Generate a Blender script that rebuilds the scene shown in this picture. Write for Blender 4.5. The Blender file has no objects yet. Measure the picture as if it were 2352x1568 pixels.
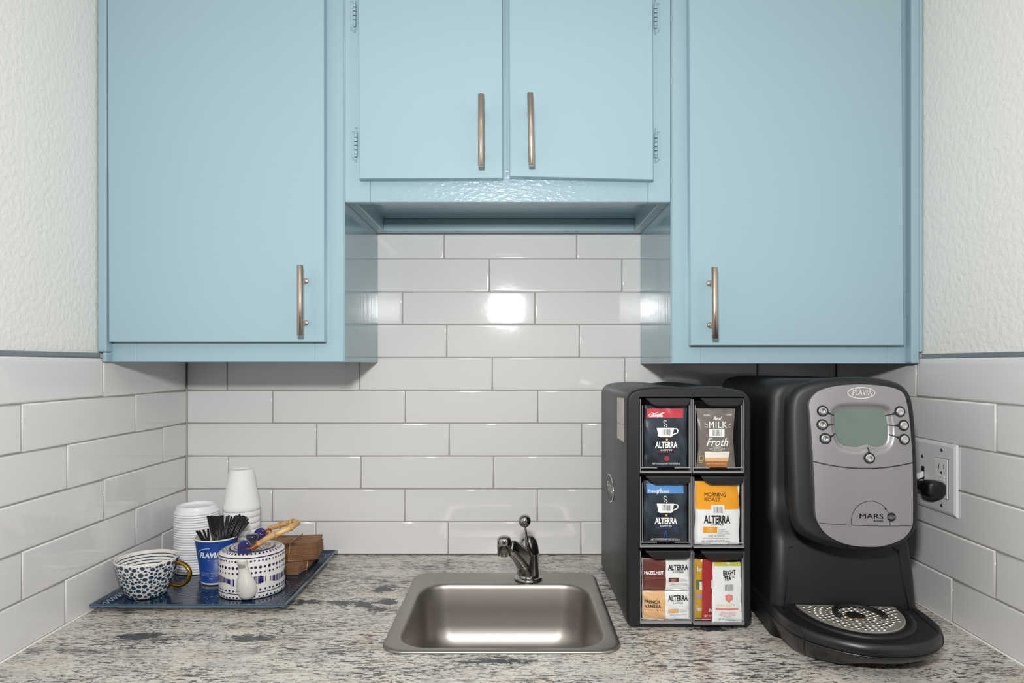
import bpy, bmesh, math, random
from mathutils import Vector, Matrix
F = 1525.0; CZ = 1.352; PI = math.pi
ZC = CZ - 0.438                      # countertop height (0.914 m)
scene = bpy.context.scene
COL = scene.collection
def W(px, py, d):
    return Vector(((px - 1182) * d / F, d, CZ + (836 - py) * d / F))
def WX(px, d): return (px - 1182) * d / F
def WZ(py, d): return CZ + (836 - py) * d / F

# ---------------------------------------------------------------- materials
def srgb(h):
    if isinstance(h, str):
        c = [int(h[i:i+2], 16) / 255 for i in (0, 2, 4)]
    else: c = list(h)
    return [(x / 12.92 if x <= .04045 else ((x + .055) / 1.055) ** 2.4) for x in c] + [1.0]
def newmat(name):
    m = bpy.data.materials.new(name); m.use_nodes = True
    nt = m.node_tree; b = nt.nodes['Principled BSDF']
    return m, nt, b
def pmat(name, col, rough=.5, metal=0.0, coat=0.0, coat_r=.05, spec=.5, bump=None, var=None, sss=0, aniso=0, emis=None):
    m, nt, b = newmat(name)
    c = srgb(col)
    b.inputs['Base Color'].default_value = c
    b.inputs['Roughness'].default_value = rough
    b.inputs['Metallic'].default_value = metal
    b.inputs['Coat Weight'].default_value = coat
    b.inputs['Coat Roughness'].default_value = coat_r
    b.inputs['Specular IOR Level'].default_value = spec
    if sss:
        b.inputs['Subsurface Weight'].default_value = sss
        b.inputs['Subsurface Radius'].default_value = (.01, .01, .01)
    tc = None
    if bump or var:
        tc = nt.nodes.new('ShaderNodeTexCoord')
    if bump:
        scale, strength, dist = bump[:3]
        mp = nt.nodes.new('ShaderNodeMapping'); nt.links.new(tc.outputs['Object'], mp.inputs[0])
        mp.inputs['Scale'].default_value = bump[3] if len(bump) > 3 else (1, 1, 1)
        n = nt.nodes.new('ShaderNodeTexNoise'); n.inputs['Scale'].default_value = scale
        n.inputs['Detail'].default_value = 4
        nt.links.new(mp.outputs[0], n.inputs['Vector'])
        bp = nt.nodes.new('ShaderNodeBump'); bp.inputs['Strength'].default_value = strength
        bp.inputs['Distance'].default_value = dist
        nt.links.new(n.outputs[0], bp.inputs['Height']); nt.links.new(bp.outputs[0], b.inputs['Normal'])
    if var:                                        # (scale, other colour, scale vector)
        n2 = nt.nodes.new('ShaderNodeTexNoise'); n2.inputs['Scale'].default_value = var[0]
        n2.inputs['Detail'].default_value = 5
        mp2 = nt.nodes.new('ShaderNodeMapping'); nt.links.new(tc.outputs['Object'], mp2.inputs[0])
        if len(var) > 2: mp2.inputs['Scale'].default_value = var[2]
        nt.links.new(mp2.outputs[0], n2.inputs['Vector'])
        r = nt.nodes.new('ShaderNodeValToRGB')
        r.color_ramp.elements[0].position = .35; r.color_ramp.elements[0].color = c
        r.color_ramp.elements[1].position = .65; r.color_ramp.elements[1].color = srgb(var[1])
        nt.links.new(n2.outputs[0], r.inputs[0]); nt.links.new(r.outputs[0], b.inputs['Base Color'])
    return m

M = {}
M['tile'] = pmat('glazed_tile', 'e0dfde', .07, coat=.3, bump=(9, .12, .004))
M['grout'] = pmat('grout', '9b9996', .9)
M['trim'] = pmat('grey_edge_trim', '8f9498', .35, metal=.6)
M['wall'] = pmat('painted_plaster', 'ebe8e3', .55, bump=(105, .55, .003))
M['roomwall'] = pmat('room_paint', '8a8681', .7)
M['ceil'] = pmat('ceiling_paint', 'cfccc8', .8)
M['floor'] = pmat('floor_vinyl', '5f5850', .5, var=(6, '524b44'))
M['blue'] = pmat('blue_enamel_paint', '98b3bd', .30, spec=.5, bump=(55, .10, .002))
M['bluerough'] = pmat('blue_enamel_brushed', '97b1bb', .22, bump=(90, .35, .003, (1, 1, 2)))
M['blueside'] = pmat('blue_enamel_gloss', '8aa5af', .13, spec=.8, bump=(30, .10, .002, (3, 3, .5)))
M['dark_gap'] = pmat('dark_gap', '1c2226', .8)
M['brushed'] = pmat('brushed_nickel', 'bfb0a3', .28, metal=1.0)
M['steel'] = pmat('stainless_steel', 'a8a29c', .40, metal=1.0, bump=(60, .04, .001, (1, 12, 1)))
M['chrome'] = pmat('chrome', 'b4b2b0', .09, metal=1.0)
M['black'] = pmat('black_plastic', '0e0e10', .5, bump=(900, .05, .0003))
M['rackblack'] = pmat('charcoal_plastic', '1a1a1c', .42, bump=(900, .05, .0003))
M['grille'] = pmat('grille_steel', 'cbc6bd', .38, metal=.75)
M['inner'] = pmat('dark_interior', '0b0b0c', .6)
M['basebl'] = pmat('charcoal_base_plastic', '201f20', .36)
M['silver'] = pmat('silver_painted_plastic', '9b989a', .38, metal=.55)
M['lcd'] = pmat('lcd_screen', '65756b', .25, coat=.6)
M['chromebtn'] = pmat('button_chrome', 'd8d6d4', .18, metal=.9)
M['white'] = pmat('white_plastic', 'e9e8e6', .4)
M['plate'] = pmat('wall_plate_plastic', 'dfdfe0', .35)
M['foam'] = pmat('white_foam', 'f0f0ef', .8, sss=.2)
M['lid'] = pmat('white_lid_plastic', 'edeef0', .35)
M['paperblue'] = pmat('blue_printed_paper', '10408f', .4)
M['paperwhite'] = pmat('white_paper', 'e6e2dc', .6)
M['printwhite'] = pmat('white_ink', 'f2f2f0', .5)
M['printblack'] = pmat('black_ink', '141416', .5)
M['printgrey'] = pmat('grey_ink', '6c6a66', .5)
M['stir'] = pmat('black_straw_plastic', '121214', .3)
M['ceramic'] = pmat('cream_glazed_ceramic', 'e6e2da', .12, coat=.4)
M['navy'] = pmat('navy_glaze', '2c425e', .12, coat=.4)
M['cobalt'] = pmat('cobalt_glaze', '1e1a66', .08, coat=.5)
M['inkblue'] = pmat('dark_slate_glaze', '23273a', .12, coat=.5)
M['gold'] = pmat('gold_lustre', 'b58a3c', .12, metal=1.0)
M['bamboo'] = pmat('bamboo', 'd9b27c', .35, var=(60, 'b98549', (1, 1, 1)))
M['copper'] = pmat('copper_wire', 'c07a4c', .25, metal=.9)
M['traytop'] = pmat('teal_navy_tray_glaze', '16304a', .14, coat=.4, var=(25, '112538'), bump=(70, .35, .003))
M['trayedge'] = pmat('tray_edge_glaze', '27506e', .15, coat=.4)
M['kraft'] = pmat('brown_corrugated_paper', '9a7255', .8, bump=(200, .4, .001, (1, 6, 1)), var=(40, '86603f'))
M['band'] = pmat('rubber_band', 'c8a47c', .6)
M['cord'] = pmat('black_rubber', '101011', .45)
M['caulk'] = pmat('white_caulk', 'dddbd6', .6)

def acrylic():
    m = bpy.data.materials.new('clear_acrylic'); m.use_nodes = True
    nt = m.node_tree; nt.nodes.clear()
    o = nt.nodes.new('ShaderNodeOutputMaterial'); mx = nt.nodes.new('ShaderNodeMixShader')
    t = nt.nodes.new('ShaderNodeBsdfTransparent'); t.inputs[0].default_value = (1, 1, 1, 1)
    g = nt.nodes.new('ShaderNodeBsdfGlossy'); g.inputs['Roughness'].default_value = .05
    fr = nt.nodes.new('ShaderNodeFresnel'); fr.inputs[0].default_value = 1.45
    ge = nt.nodes.new('ShaderNodeNewGeometry'); k = nt.nodes.new('ShaderNodeMath'); k.operation = 'SUBTRACT'; k.inputs[0].default_value = 1
    nt.links.new(ge.outputs['Backfacing'], k.inputs[1]); k2 = nt.nodes.new('ShaderNodeMath'); k2.operation = 'MULTIPLY'
    nt.links.new(fr.outputs[0], k2.inputs[0]); nt.links.new(k.outputs[0], k2.inputs[1])
    nt.links.new(k2.outputs[0], mx.inputs[0]); nt.links.new(t.outputs[0], mx.inputs[1])
    nt.links.new(g.outputs[0], mx.inputs[2]); nt.links.new(mx.outputs[0], o.inputs[0])
    return m
M['acrylic'] = acrylic()
def acrylic_edge_highlight():
    m, nt, b = newmat('acrylic_edge_highlight')
    b.inputs['Base Color'].default_value = srgb('c4c6c8'); b.inputs['Roughness'].default_value = .12  # pale colour paints in the bright highlights along the clear drawer edges
    b.inputs['Alpha'].default_value = .42; b.inputs['Specular IOR Level'].default_value = 1.0
    return m
M['acedge'] = acrylic_edge_highlight()

def granite():
    m, nt, b = newmat('granite')
    N = nt.nodes.new; L = nt.links.new
    tc = N('ShaderNodeTexCoord')
    def mapping(sc, rot=0.0, loc=(0, 0, 0)):
        mp = N('ShaderNodeMapping'); mp.inputs['Scale'].default_value = sc
        mp.inputs['Rotation'].default_value = (0, 0, rot); mp.inputs['Location'].default_value = loc
        L(tc.outputs['Object'], mp.inputs[0]); return mp
    def noise(mp, scale, detail=6, rough=.6, dist=0.0):
        n = N('ShaderNodeTexNoise'); n.inputs['Scale'].default_value = scale
        n.inputs['Detail'].default_value = detail; n.inputs['Roughness'].default_value = rough
        n.inputs['Distortion'].default_value = dist
        L(mp.outputs[0], n.inputs['Vector']); return n
    def ramp(n, stops, interp='LINEAR'):
        r = N('ShaderNodeValToRGB'); r.color_ramp.interpolation = interp
        while len(r.color_ramp.elements) < len(stops): r.color_ramp.elements.new(.5)
        for e, (p, c) in zip(r.color_ramp.elements, stops):
            e.position = p; e.color = c if not isinstance(c, (int, float)) else (c, c, c, 1)
        L(n.outputs[0], r.inputs[0]); return r
    def mix(fac, a, bb):
        x = N('ShaderNodeMix'); x.data_type = 'RGBA'
        L(fac, x.inputs[0])
        if hasattr(a, 'links'): L(a, x.inputs[6])
        else: x.inputs[6].default_value = a
        if hasattr(bb, 'links'): L(bb, x.inputs[7])
        else: x.inputs[7].default_value = bb
        return x.outputs[2]
    def mul(a, bb):
        x = N('ShaderNodeMath'); x.operation = 'MULTIPLY'; L(a, x.inputs[0]); L(bb, x.inputs[1]); return x.outputs[0]
    def math_(op, a, bb, clamp=False):
        x = N('ShaderNodeMath'); x.operation = op; x.use_clamp = clamp
        for k, q in enumerate((a, bb)):
            if hasattr(q, 'links'): L(q, x.inputs[k])
            else: x.inputs[k].default_value = q
        return x.outputs[0]
    base = ramp(noise(mapping((1, 2.0, 1), -.12), 10, 6, .65), [(.34, srgb('d2ccc2')), (.5, srgb('ddd8cf')), (.6, srgb('d5cabd')), (.70, srgb('c6b2a2'))])
    fine = ramp(noise(mapping((1, 1.8, 1), -.1), 120, 4, .7), [(.35, 0.0), (.7, .35)])
    c = mix(fine.outputs[0], base.outputs[0], srgb('b3ada4'))
    drift = ramp(noise(mapping((1, 3.4, 1), -.16, (3, 1, 0)), 9, 9, .72, .4), [(.49, 0.0), (.60, .55)])
    c = mix(drift.outputs[0], c, srgb('999a9a'))
    mask = ramp(noise(mapping((1, 2.6, 1), -.16, (1, 5, 0)), 6.5, 6, .65), [(.44, .04), (.56, 1.0)])
    fl1 = ramp(noise(mapping((1, 3.3, 1), -.24), 84, 5, .64, .35), [(.52, 0.0), (.57, 1.0)])
    c = mix(mul(fl1.outputs[0], mask.outputs[0]), c, srgb('454443'))
    mask2 = ramp(noise(mapping((1, 2.2, 1), -.1, (9, 2, 0)), 5, 5, .6), [(.42, .0), (.56, 1.0)])
    fl2 = ramp(noise(mapping((1, 4.6, 1), -.18, (5, 5, 0)), 38, 7, .70, .5), [(.52, 0.0), (.56, 1.0)])
    c = mix(mul(fl2.outputs[0], mask2.outputs[0]), c, srgb('424346'))
    fl3 = ramp(noise(mapping((1, 2.4, 1), -.3, (2, 8, 0)), 130, 2, .5), [(.60, 0.0), (.64, .75)])
    c = mix(fl3.outputs[0], c, srgb('4a4744'))
    # thin wandering veins: where one noise crosses its middle value
    ve = noise(mapping((1, 3.4, 1), -.12, (6, 3, 0)), 7, 6, .62, .5)
    rid = math_('SUBTRACT', 1.0, math_('MULTIPLY', math_('ABSOLUTE', math_('SUBTRACT', ve.outputs[0], .5), 0), 75.0), True)
    vm = ramp(noise(mapping((1, 2, 1), 0, (8, 8, 0)), 9, 3), [(.50, 0.0), (.62, .95)])
    c = mix(mul(rid, vm.outputs[0]), c, srgb('3a3a3c'))
    # clumps of black crystals left of the sink and a few scattered ones
    tot = None
    wob = noise(mapping((1, 2.0, 1), -.3), 42, 7, .78, .6)
    for (ex, ey, rx, ry) in ((-.385, .022, .040, .018), (-.318, .022, .036, .018), (-.278, .012, .036, .020), (-.256, .094, .034, .026), (-.245, -.012, .032, .016), (-.236, .022, .034, .022),
                             (-.60, -.13, .05, .02), (-.42, -.14, .05, .018), (.33, -.10, .05, .014), (.22, .22, .06, .02), (-.03, -.22, .08, .012)):
        mp = mapping((1/rx, 1/ry, 1)); mp.inputs['Location'].default_value = (-ex/rx, -ey/ry, 0)
        g = N('ShaderNodeVectorMath'); g.operation = 'LENGTH'; L(mp.outputs[0], g.inputs[0])
        q = math_('SUBTRACT', 1.15, g.outputs['Value'], True)
        tot = q if tot is None else math_('MAXIMUM', tot, q)
    cl = math_('ADD', math_('MULTIPLY', tot, .25), wob.outputs[0])
    r = N('ShaderNodeValToRGB'); r.color_ramp.elements[0].position = .60; r.color_ramp.elements[0].color = (0, 0, 0, 1)
    r.color_ramp.elements[1].position = .63; r.color_ramp.elements[1].color = (1, 1, 1, 1); L(cl, r.inputs[0])
    c = mix(mul(r.outputs[0], math_('MULTIPLY', tot, 4.0, True)), c, srgb('3b3f43'))
    L(c, b.inputs['Base Color'])
    b.inputs['Roughness'].default_value = .22
    b.inputs['Specular IOR Level'].default_value = .4
    return m
M['granite'] = granite()

# ---------------------------------------------------------------- mesh builder
def rrect(cx, cy, hw, hh, r, n=8):
    r = min(r, hw - 1e-5, hh - 1e-5); out = []
    for k, (sx, sy) in enumerate(((1, 1), (-1, 1), (-1, -1), (1, -1))):
        for i in range(n):
            a = k * PI / 2 + (PI / 2) * i / (n - 1)
            out.append((cx + sx * (hw - r) + r * math.cos(a), cy + sy * (hh - r) + r * math.sin(a)))
    return out
def circle(cx, cy, rx, ry=None, n=32, a0=0):
    ry = rx if ry is None else ry
    return [(cx + rx * math.cos(a0 + 2 * PI * i / n), cy + ry * math.sin(a0 + 2 * PI * i / n)) for i in range(n)]
def inset(pts, t):
    """offset a closed CCW outline inwards by t"""
    n = len(pts); out = []
    for i in range(n):
        p0, p1, p2 = pts[i - 1], pts[i], pts[(i + 1) % n]
        dx, dy = p2[0] - p0[0], p2[1] - p0[1]
        l = math.hypot(dx, dy) or 1
        out.append((p1[0] - dy / l * t, p1[1] + dx / l * t))
    return out
def catmull(pts, n=8, closed=False):
    P = [Vector(p) for p in pts]; out = []
    N = len(P); segs = N if closed else N - 1
    for i in range(segs):
        if closed: a, b, c, d = P[(i-1) % N], P[i], P[(i+1) % N], P[(i+2) % N]
        else:
            b, c = P[i], P[i+1]
            a = P[i-1] if i > 0 else b * 2 - c
            d = P[i+2] if i + 2 < N else c * 2 - b
        for k in range(n):
            t = k / n
            out.append(.5 * ((2*b) + (c-a)*t + (2*a-5*b+4*c-d)*t*t + (3*b-a-3*c+d)*t**3))
    if not closed: out.append(P[-1])
    return out

_glyph = {}
def glyphs(s, bold=0.0, shear=0.0, spacing=1.0):
    if bold and ('M' in s):
        k = (s, bold, shear, spacing)
        if k not in _glyph:
            v0, f0 = glyphs(s, 0.0, shear, spacing); v, f = [], []
            bx = bold / max(1, len(s)) * 1.2; by = bold * 1.2
            for dx, dy in ((0, 0), (-bx, 0), (bx, 0), (0, by), (0, -by)):
                o = len(v); v += [(x*(1-2*bx) + bx + dx, y*(1-2*by) + by + dy) for x, y in v0]; f += [tuple(i + o for i in q) for q in f0]
            _glyph[k] = (v, f)
        return _glyph[k]
    key = (s, bold, shear, spacing)
    if key in _glyph: return _glyph[key]
    cu = bpy.data.curves.new('t', 'FONT'); cu.body = s; cu.size = 1; cu.offset = bold
    cu.shear = shear; cu.space_character = spacing; cu.resolution_u = 3
    ob = bpy.data.objects.new('t', cu); COL.objects.link(ob)
    dg = bpy.context.evaluated_depsgraph_get(); dg.update()
    me = bpy.data.meshes.new_from_object(ob.evaluated_get(dg))
    v = [(p.co.x, p.co.y) for p in me.vertices]; f = [tuple(p.vertices) for p in me.polygons]
    bpy.data.objects.remove(ob); bpy.data.meshes.remove(me); bpy.data.curves.remove(cu)
    x0, x1 = min(p[0] for p in v), max(p[0] for p in v); y0, y1 = min(p[1] for p in v), max(p[1] for p in v)
    v = [((x - x0) / (x1 - x0), (y - y0) / max(y1 - y0, 1e-6)) for x, y in v]
    _glyph[key] = (v, f); return v, f

class MB:
    def __init__(s): s.v = []; s.f = []; s.m = []; s.sm = []; s.mats = []
    def mi(s, mat):
        if isinstance(mat, str): mat = M[mat]
        if mat not in s.mats: s.mats.append(mat)
        return s.mats.index(mat)
    def add(s, vs, fs, mat, smooth=False, T=None):
        o = len(s.v); k = s.mi(mat)
        s.v += [tuple(T @ Vector(p)) if T else tuple(p) for p in vs]
        for f in fs: s.f.append(tuple(i + o for i in f)); s.m.append(k); s.sm.append(smooth)
        return s
    def box(s, x0, x1, y0, y1, z0, z1, mat, bev=0.0, seg=2, T=None):
        bm = bmesh.new(); bmesh.ops.create_cube(bm, size=1)
        for v in bm.verts:
            v.co = Vector(((x0+x1)/2 + v.co.x*(x1-x0), (y0+y1)/2 + v.co.y*(y1-y0), (z0+z1)/2 + v.co.z*(z1-z0)))
        if bev > 0: bmesh.ops.bevel(bm, geom=bm.edges[:], offset=bev, segments=seg, profile=.5, affect='EDGES', clamp_overlap=True)
        bm.verts.index_update(); bm.normal_update()
        s.add([v.co.copy() for v in bm.verts], [[v.index for v in f.verts] for f in bm.faces], mat, False, T)
        bm.free(); return s
    def loft(s, rings, mat, closed=True, cap0=True, cap1=True, smooth=True, T=None, mats=None, flip=False):
        n = len(rings[0]); vs = [p for r in rings for p in r]
        for j in range(len(rings) - 1):
            fs = []
            for i in range(n if closed else n - 1):
                a, b = j*n + i, j*n + (i+1) % n
                q = (a, b, b + n, a + n)
                fs.append(q[::-1] if flip else q)
            if j == 0: base = len(s.v); s.add(vs, [], mat, smooth, T)
            k = s.mi(mats[j] if mats else mat)
            for f in fs: s.f.append(tuple(i + base for i in f)); s.m.append(k); s.sm.append(smooth)
        if closed:
            m0 = s.mi(mats[0] if mats else mat); m1 = s.mi(mats[-1] if mats else mat)
            if cap0:
                f = [base + i for i in range(n)]; s.f.append(tuple(f if flip else f[::-1])); s.m.append(m0); s.sm.append(False)
            if cap1:
                f = [base + (len(rings)-1)*n + i for i in range(n)]; s.f.append(tuple(f[::-1] if flip else f)); s.m.append(m1); s.sm.append(False)
        return s
    def lathe(s, prof, mat, c=(0, 0, 0), n=40, T=None, cap0=True, cap1=True, mats=None):
        rings = [[(c[0] + r*math.cos(2*PI*i/n), c[1] + r*math.sin(2*PI*i/n), c[2] + z) for i in range(n)] for r, z in prof]
        return s.loft(rings, mat, cap0=cap0, cap1=cap1, T=T, mats=mats)
    def tube(s, pts, r, mat, n=10, T=None, rs=None, caps=True, closed=False, flat=1.0, up=None):
        P = [Vector(p) for p in pts]; N = len(P); rings = []
        prev = None
        for i, p in enumerate(P):
            if closed: t = P[(i+1) % N] - P[i-1]
            else: t = P[min(i+1, N-1)] - P[max(i-1, 0)]
            t.normalize()
            if prev is None:
                a = Vector(up) if up else (Vector((0, 0, 1)) if abs(t.z) < .9 else Vector((0, 1, 0)))
            else: a = prev
            u = (a - t * a.dot(t)).normalized(); w = t.cross(u); prev = u
            rr = rs[i] if rs else r
            rings.append([tuple(p + u*rr*math.cos(2*PI*k/n) + w*rr*flat*math.sin(2*PI*k/n)) for k in range(n)])
        if closed: rings.append(rings[0])
        return s.loft(rings, mat, cap0=caps and not closed, cap1=caps and not closed, T=T)
    def cyl(s, a, b, r, mat, n=20, r2=None, T=None, bev=0.0):
        a, b = Vector(a), Vector(b); d = (b-a).normalized()
        pts = [a, b]; rs = [r, r if r2 is None else r2]
        if bev: pts = [a, a + d*bev, b - d*bev, b]; rs = [r-bev, r, rs[1], rs[1]-bev]
        s.tube(pts, r, mat, n, T, rs); return s
    def sphere(s, c, r, mat, n=20, sz=1.0, T=None):
        k = n // 2; prof = [(max(r*math.sin(PI*j/k), 1e-5), -r*sz*math.cos(PI*j/k)) for j in range(k+1)]
        return s.lathe(prof, mat, c, n, T)
    def poly(s, pts, mat, y=None, fn=None, T=None):
        """flat polygon given in (x, z), facing -y; fn(x, z) gives its y"""
        vs = [(x, fn(x, z) if fn else y, z) for x, z in pts]
        if fn: return s.drape(pts, [tuple(range(len(pts)))], mat, fn, T)
        return s.add(vs, [tuple(range(len(pts)))], mat, False, T)
    def drape(s, v2, faces, mat, fn, T=None, step=.0028):
        bm = bmesh.new(); vv = [bm.verts.new((x, 0, z)) for x, z in v2]
        for f in faces:
            try: bm.faces.new([vv[i] for i in f])
            except ValueError: pass
        for ax in (0, 2):
            lo, hi = min(v.co[ax] for v in bm.verts), max(v.co[ax] for v in bm.verts)
            k = math.ceil(lo/step)
            while k*step < hi:
                c = [0, 0, 0]; c[ax] = k*step; n_ = [0, 0, 0]; n_[ax] = 1
                bmesh.ops.bisect_plane(bm, geom=bm.verts[:] + bm.edges[:] + bm.faces[:], plane_co=c, plane_no=n_, dist=1e-7); k += 1
        bm.verts.index_update()
        s.add([(v.co.x, fn(v.co.x, v.co.z), v.co.z) for v in bm.verts], [[v.index for v in f.verts] for f in bm.faces], mat, False, T)
        bm.free(); return s
    def grid(s, us, vs_, fn, mat, smooth=True, matfn=None, T=None):
        nu, nv = len(us), len(vs_)
        base = len(s.v); s.add([fn(u, v) for v in vs_ for u in us], [], mat, smooth, T)
        for j in range(nv-1):
            for i in range(nu-1):
                a = base + j*nu + i
                k = s.mi(matfn((us[i]+us[i+1])/2, (vs_[j]+vs_[j+1])/2)) if matfn else s.mi(mat)
                s.f.append((a, a+1, a+1+nu, a+nu)); s.m.append(k); s.sm.append(smooth)
        return s
    def text(s, t, x0, x1, z0, z1, mat, y=None, fn=None, bold=0.0, shear=0.0, spacing=1.0, T=None, tilt=0.0):
        v, f = glyphs(t, bold, shear, spacing)
        out = []
        if fn: return s.drape([(x0 + a*(x1-x0), z0 + b*(z1-z0) + (a - .5)*tilt*(x1-x0)) for a, b in v], f, mat, fn, T)
        for a, b in v:
            x = x0 + a*(x1-x0); z = z0 + b*(z1-z0) + (a - .5)*tilt*(x1-x0)
            out.append((x, fn(x, z) if fn else y, z))
        return s.add(out, f, mat, False, T)
    def strip(s, pts, w, mat, y=None, fn=None, T=None, closed=False):
        """a painted line of width w along (x, z) points"""
        n = len(pts)
        for i in range(n if closed else n-1):
            (xa, za), (xb, zb) = pts[i], pts[(i+1) % n]
            l = math.hypot(xb-xa, zb-za) or 1; ex, ez = (xb-xa)/l*w*.3, (zb-za)/l*w*.3
            nx, nz = -(zb-za)/l*w/2, (xb-xa)/l*w/2
            s.poly([(xa-ex+nx, za-ez+nz), (xa-ex-nx, za-ez-nz), (xb+ex-nx, zb+ez-nz), (xb+ex+nx, zb+ez+nz)], mat, y, fn, T)
        return s
    def build(s, name, parent=None, origin=None, local=False, bevel=0.0):
        me = bpy.data.meshes.new(name)
        if origin is not None: off = Vector(origin)
        elif parent is not None and not local: off = wloc(parent)
        else: off = Vector((0, 0, 0))
        me.from_pydata([tuple(Vector(p) - off) for p in s.v], [], s.f)
        for m in s.mats: me.materials.append(m)
        me.polygons.foreach_set('material_index', s.m); me.polygons.foreach_set('use_smooth', s.sm)
        me.update()
        bm = bmesh.new(); bm.from_mesh(me)
        bmesh.ops.recalc_face_normals(bm, faces=bm.faces[:]) if getattr(s, 'recalc', True) else None
        bm.to_mesh(me); bm.free()
        o = bpy.data.objects.new(name, me); COL.objects.link(o)
        if parent is not None: o.parent = parent
        if origin is not None: o.location = off - (wloc(parent) if parent else Vector((0, 0, 0)))
        return o
def wloc(o):
    v = Vector((0, 0, 0))
    while o is not None: v += Vector(o.location); o = o.parent
    return v
def tag(o, label=None, cat=None, group=None, kind=None):
    if label: o['label'] = label
    if cat: o['category'] = cat
    if group: o['group'] = group
    if kind: o['kind'] = kind
    return o
def thing(name, label, cat, loc, group=None):
    o = bpy.data.objects.new(name, None); COL.objects.link(o); o.location = loc
    o.empty_display_size = .02
    return tag(o, label, cat, group)
def copy_tree(o, parent=None):
    c = o.copy(); COL.objects.link(c); c.parent = parent
    for ch in list(o.children): copy_tree(ch, c)
    return c
# ================================================================ SETTING
D = 1.525; XL = -.753; XR = .739; TH = .009      # tile faces; tile thickness
ROW = .07545; PITCH = .3047; GAP = .0020
YF = -1.9                                          # wall behind the photographer
CEIL = CZ + 1.09
def wall_quad(name, pts, mat):
    m = MB(); m.add(pts, [(0, 1, 2, 3)], mat); m.recalc = False
    return tag(m.build(name), kind='structure')
def solid(name, x0, x1, y0, y1, z0, z1, mat):
    m = MB(); m.box(x0, x1, y0, y1, z0, z1, mat); return tag(m.build(name), kind='structure')
WXL, WXR, WY = XL - .0095, XR + .0065, D + .009
wl = solid('wall_left', WXL - .1, WXL, YF, WY + .1, 0, CEIL, 'wall')
wr = solid('wall_right', WXR, WXR + .1, YF, WY + .1, 0, CEIL, 'wall')
wb = solid('wall_back', WXL, WXR, WY, WY + .1, 0, CEIL, 'wall')
solid('wall_front', WXL, WXR, YF - .1, YF, 0, CEIL, 'roomwall')
solid('floor', WXL - .1, WXR + .1, YF - .1, WY + .1, -.1, 0, 'floor')
solid('ceiling', WXL - .1, WXR + .1, YF - .1, WY + .1, CEIL, CEIL + .1, 'ceil')

def tile_field(name, parent, u0, u1, rows, to3, label=None):
    """rows: list of (z0, z1, first joint); to3(u, z, h) maps wall coordinates (h = height above grout bed)"""
    m = MB(); m.recalc = False
    for (z0, z1, joint) in rows:
        j = joint
        while j > u0: j -= PITCH
        while j < u1:
            a, b = max(j, u0), min(j + PITCH, u1); j += PITCH
            if b - a < .008: continue
            g = GAP / 2
            a += g if a > u0 + 1e-6 else .0012; b -= g if b < u1 - 1e-6 else .0012
            c, d = z0 + g, z1 - g
            rings = []
            for ins, h in ((0, 0), (0, TH - .0022), (.0005, TH - .0010), (.0014, TH - .0002), (.0026, TH), (.0034, TH)):
                rings.append([to3(a+ins, c+ins, h), to3(b-ins, c+ins, h), to3(b-ins, d-ins, h), to3(a+ins, d-ins, h)])
            m.loft(rings, 'tile', cap0=False, cap1=True, smooth=True)
            m.sm[-1] = True
    # grout bed
    za, zb = min(r[0] for r in rows), max(r[1] for r in rows)
    h = TH - .0018
    m.add([to3(u0, za, h), to3(u1, za, h), to3(u1, zb, h), to3(u0, zb, h)], [(0, 1, 2, 3)], 'grout')
    return m.build(name, parent)
def X_(px): return (px - 1182) / 1000.0
# rows measured up from the countertop; row 0 is the lowest
zr = lambda k: ZC + .0005 + k * ROW
jb = {0: 725, 1: 625, 2: 829, 3: 727, 4: 626, 5: 826, 6: 1026, 7: 924, 8: 1124, 9: 1020}
rows = []
for k in range(10):
    top = zr(k + 1) if k < 9 else CZ + .298
    rows.append((zr(k), top, X_(jb[k])))
tile_field('white_subway_tiling', wb, XL, XR, rows, lambda u, z, h: (u, WY - h, z))
# side walls: distance t from the back corner grows towards the camera
jl = {0: .107, 1: .205, 2: .307, 3: .102, 4: .2056, 5: .3085}
def side_rows(j):
    r = []
    for k in range(6): r.append((zr(k), zr(k + 1) if k < 5 else CZ + .0125, j[k]))
    return r
Y0S = -.35
tile_field('white_subway_tiling', wl, 0.0, D - Y0S, side_rows(jl), lambda u, z, h: (WXL + h + .0005, D - u, z))
jr = {0: .098, 1: .199, 2: .303, 3: .1, 4: .2005, 5: .3028}
tile_field('white_subway_tiling', wr, 0.0, D - Y0S, side_rows(jr), lambda u, z, h: (WXR - h + .0025, D - u, z))
m = MB(); m.box(WXL, XL + .0005, Y0S, 1.205, CZ + .0125, CZ + .0205, 'trim', .0006, 1); tag(m.build('trim_1'), kind='structure')
m = MB(); m.box(XR - .0005, WXR, Y0S, 1.205, CZ + .0105, CZ + .0185, 'trim', .0006, 1); tag(m.build('trim_2'), kind='structure')

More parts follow.
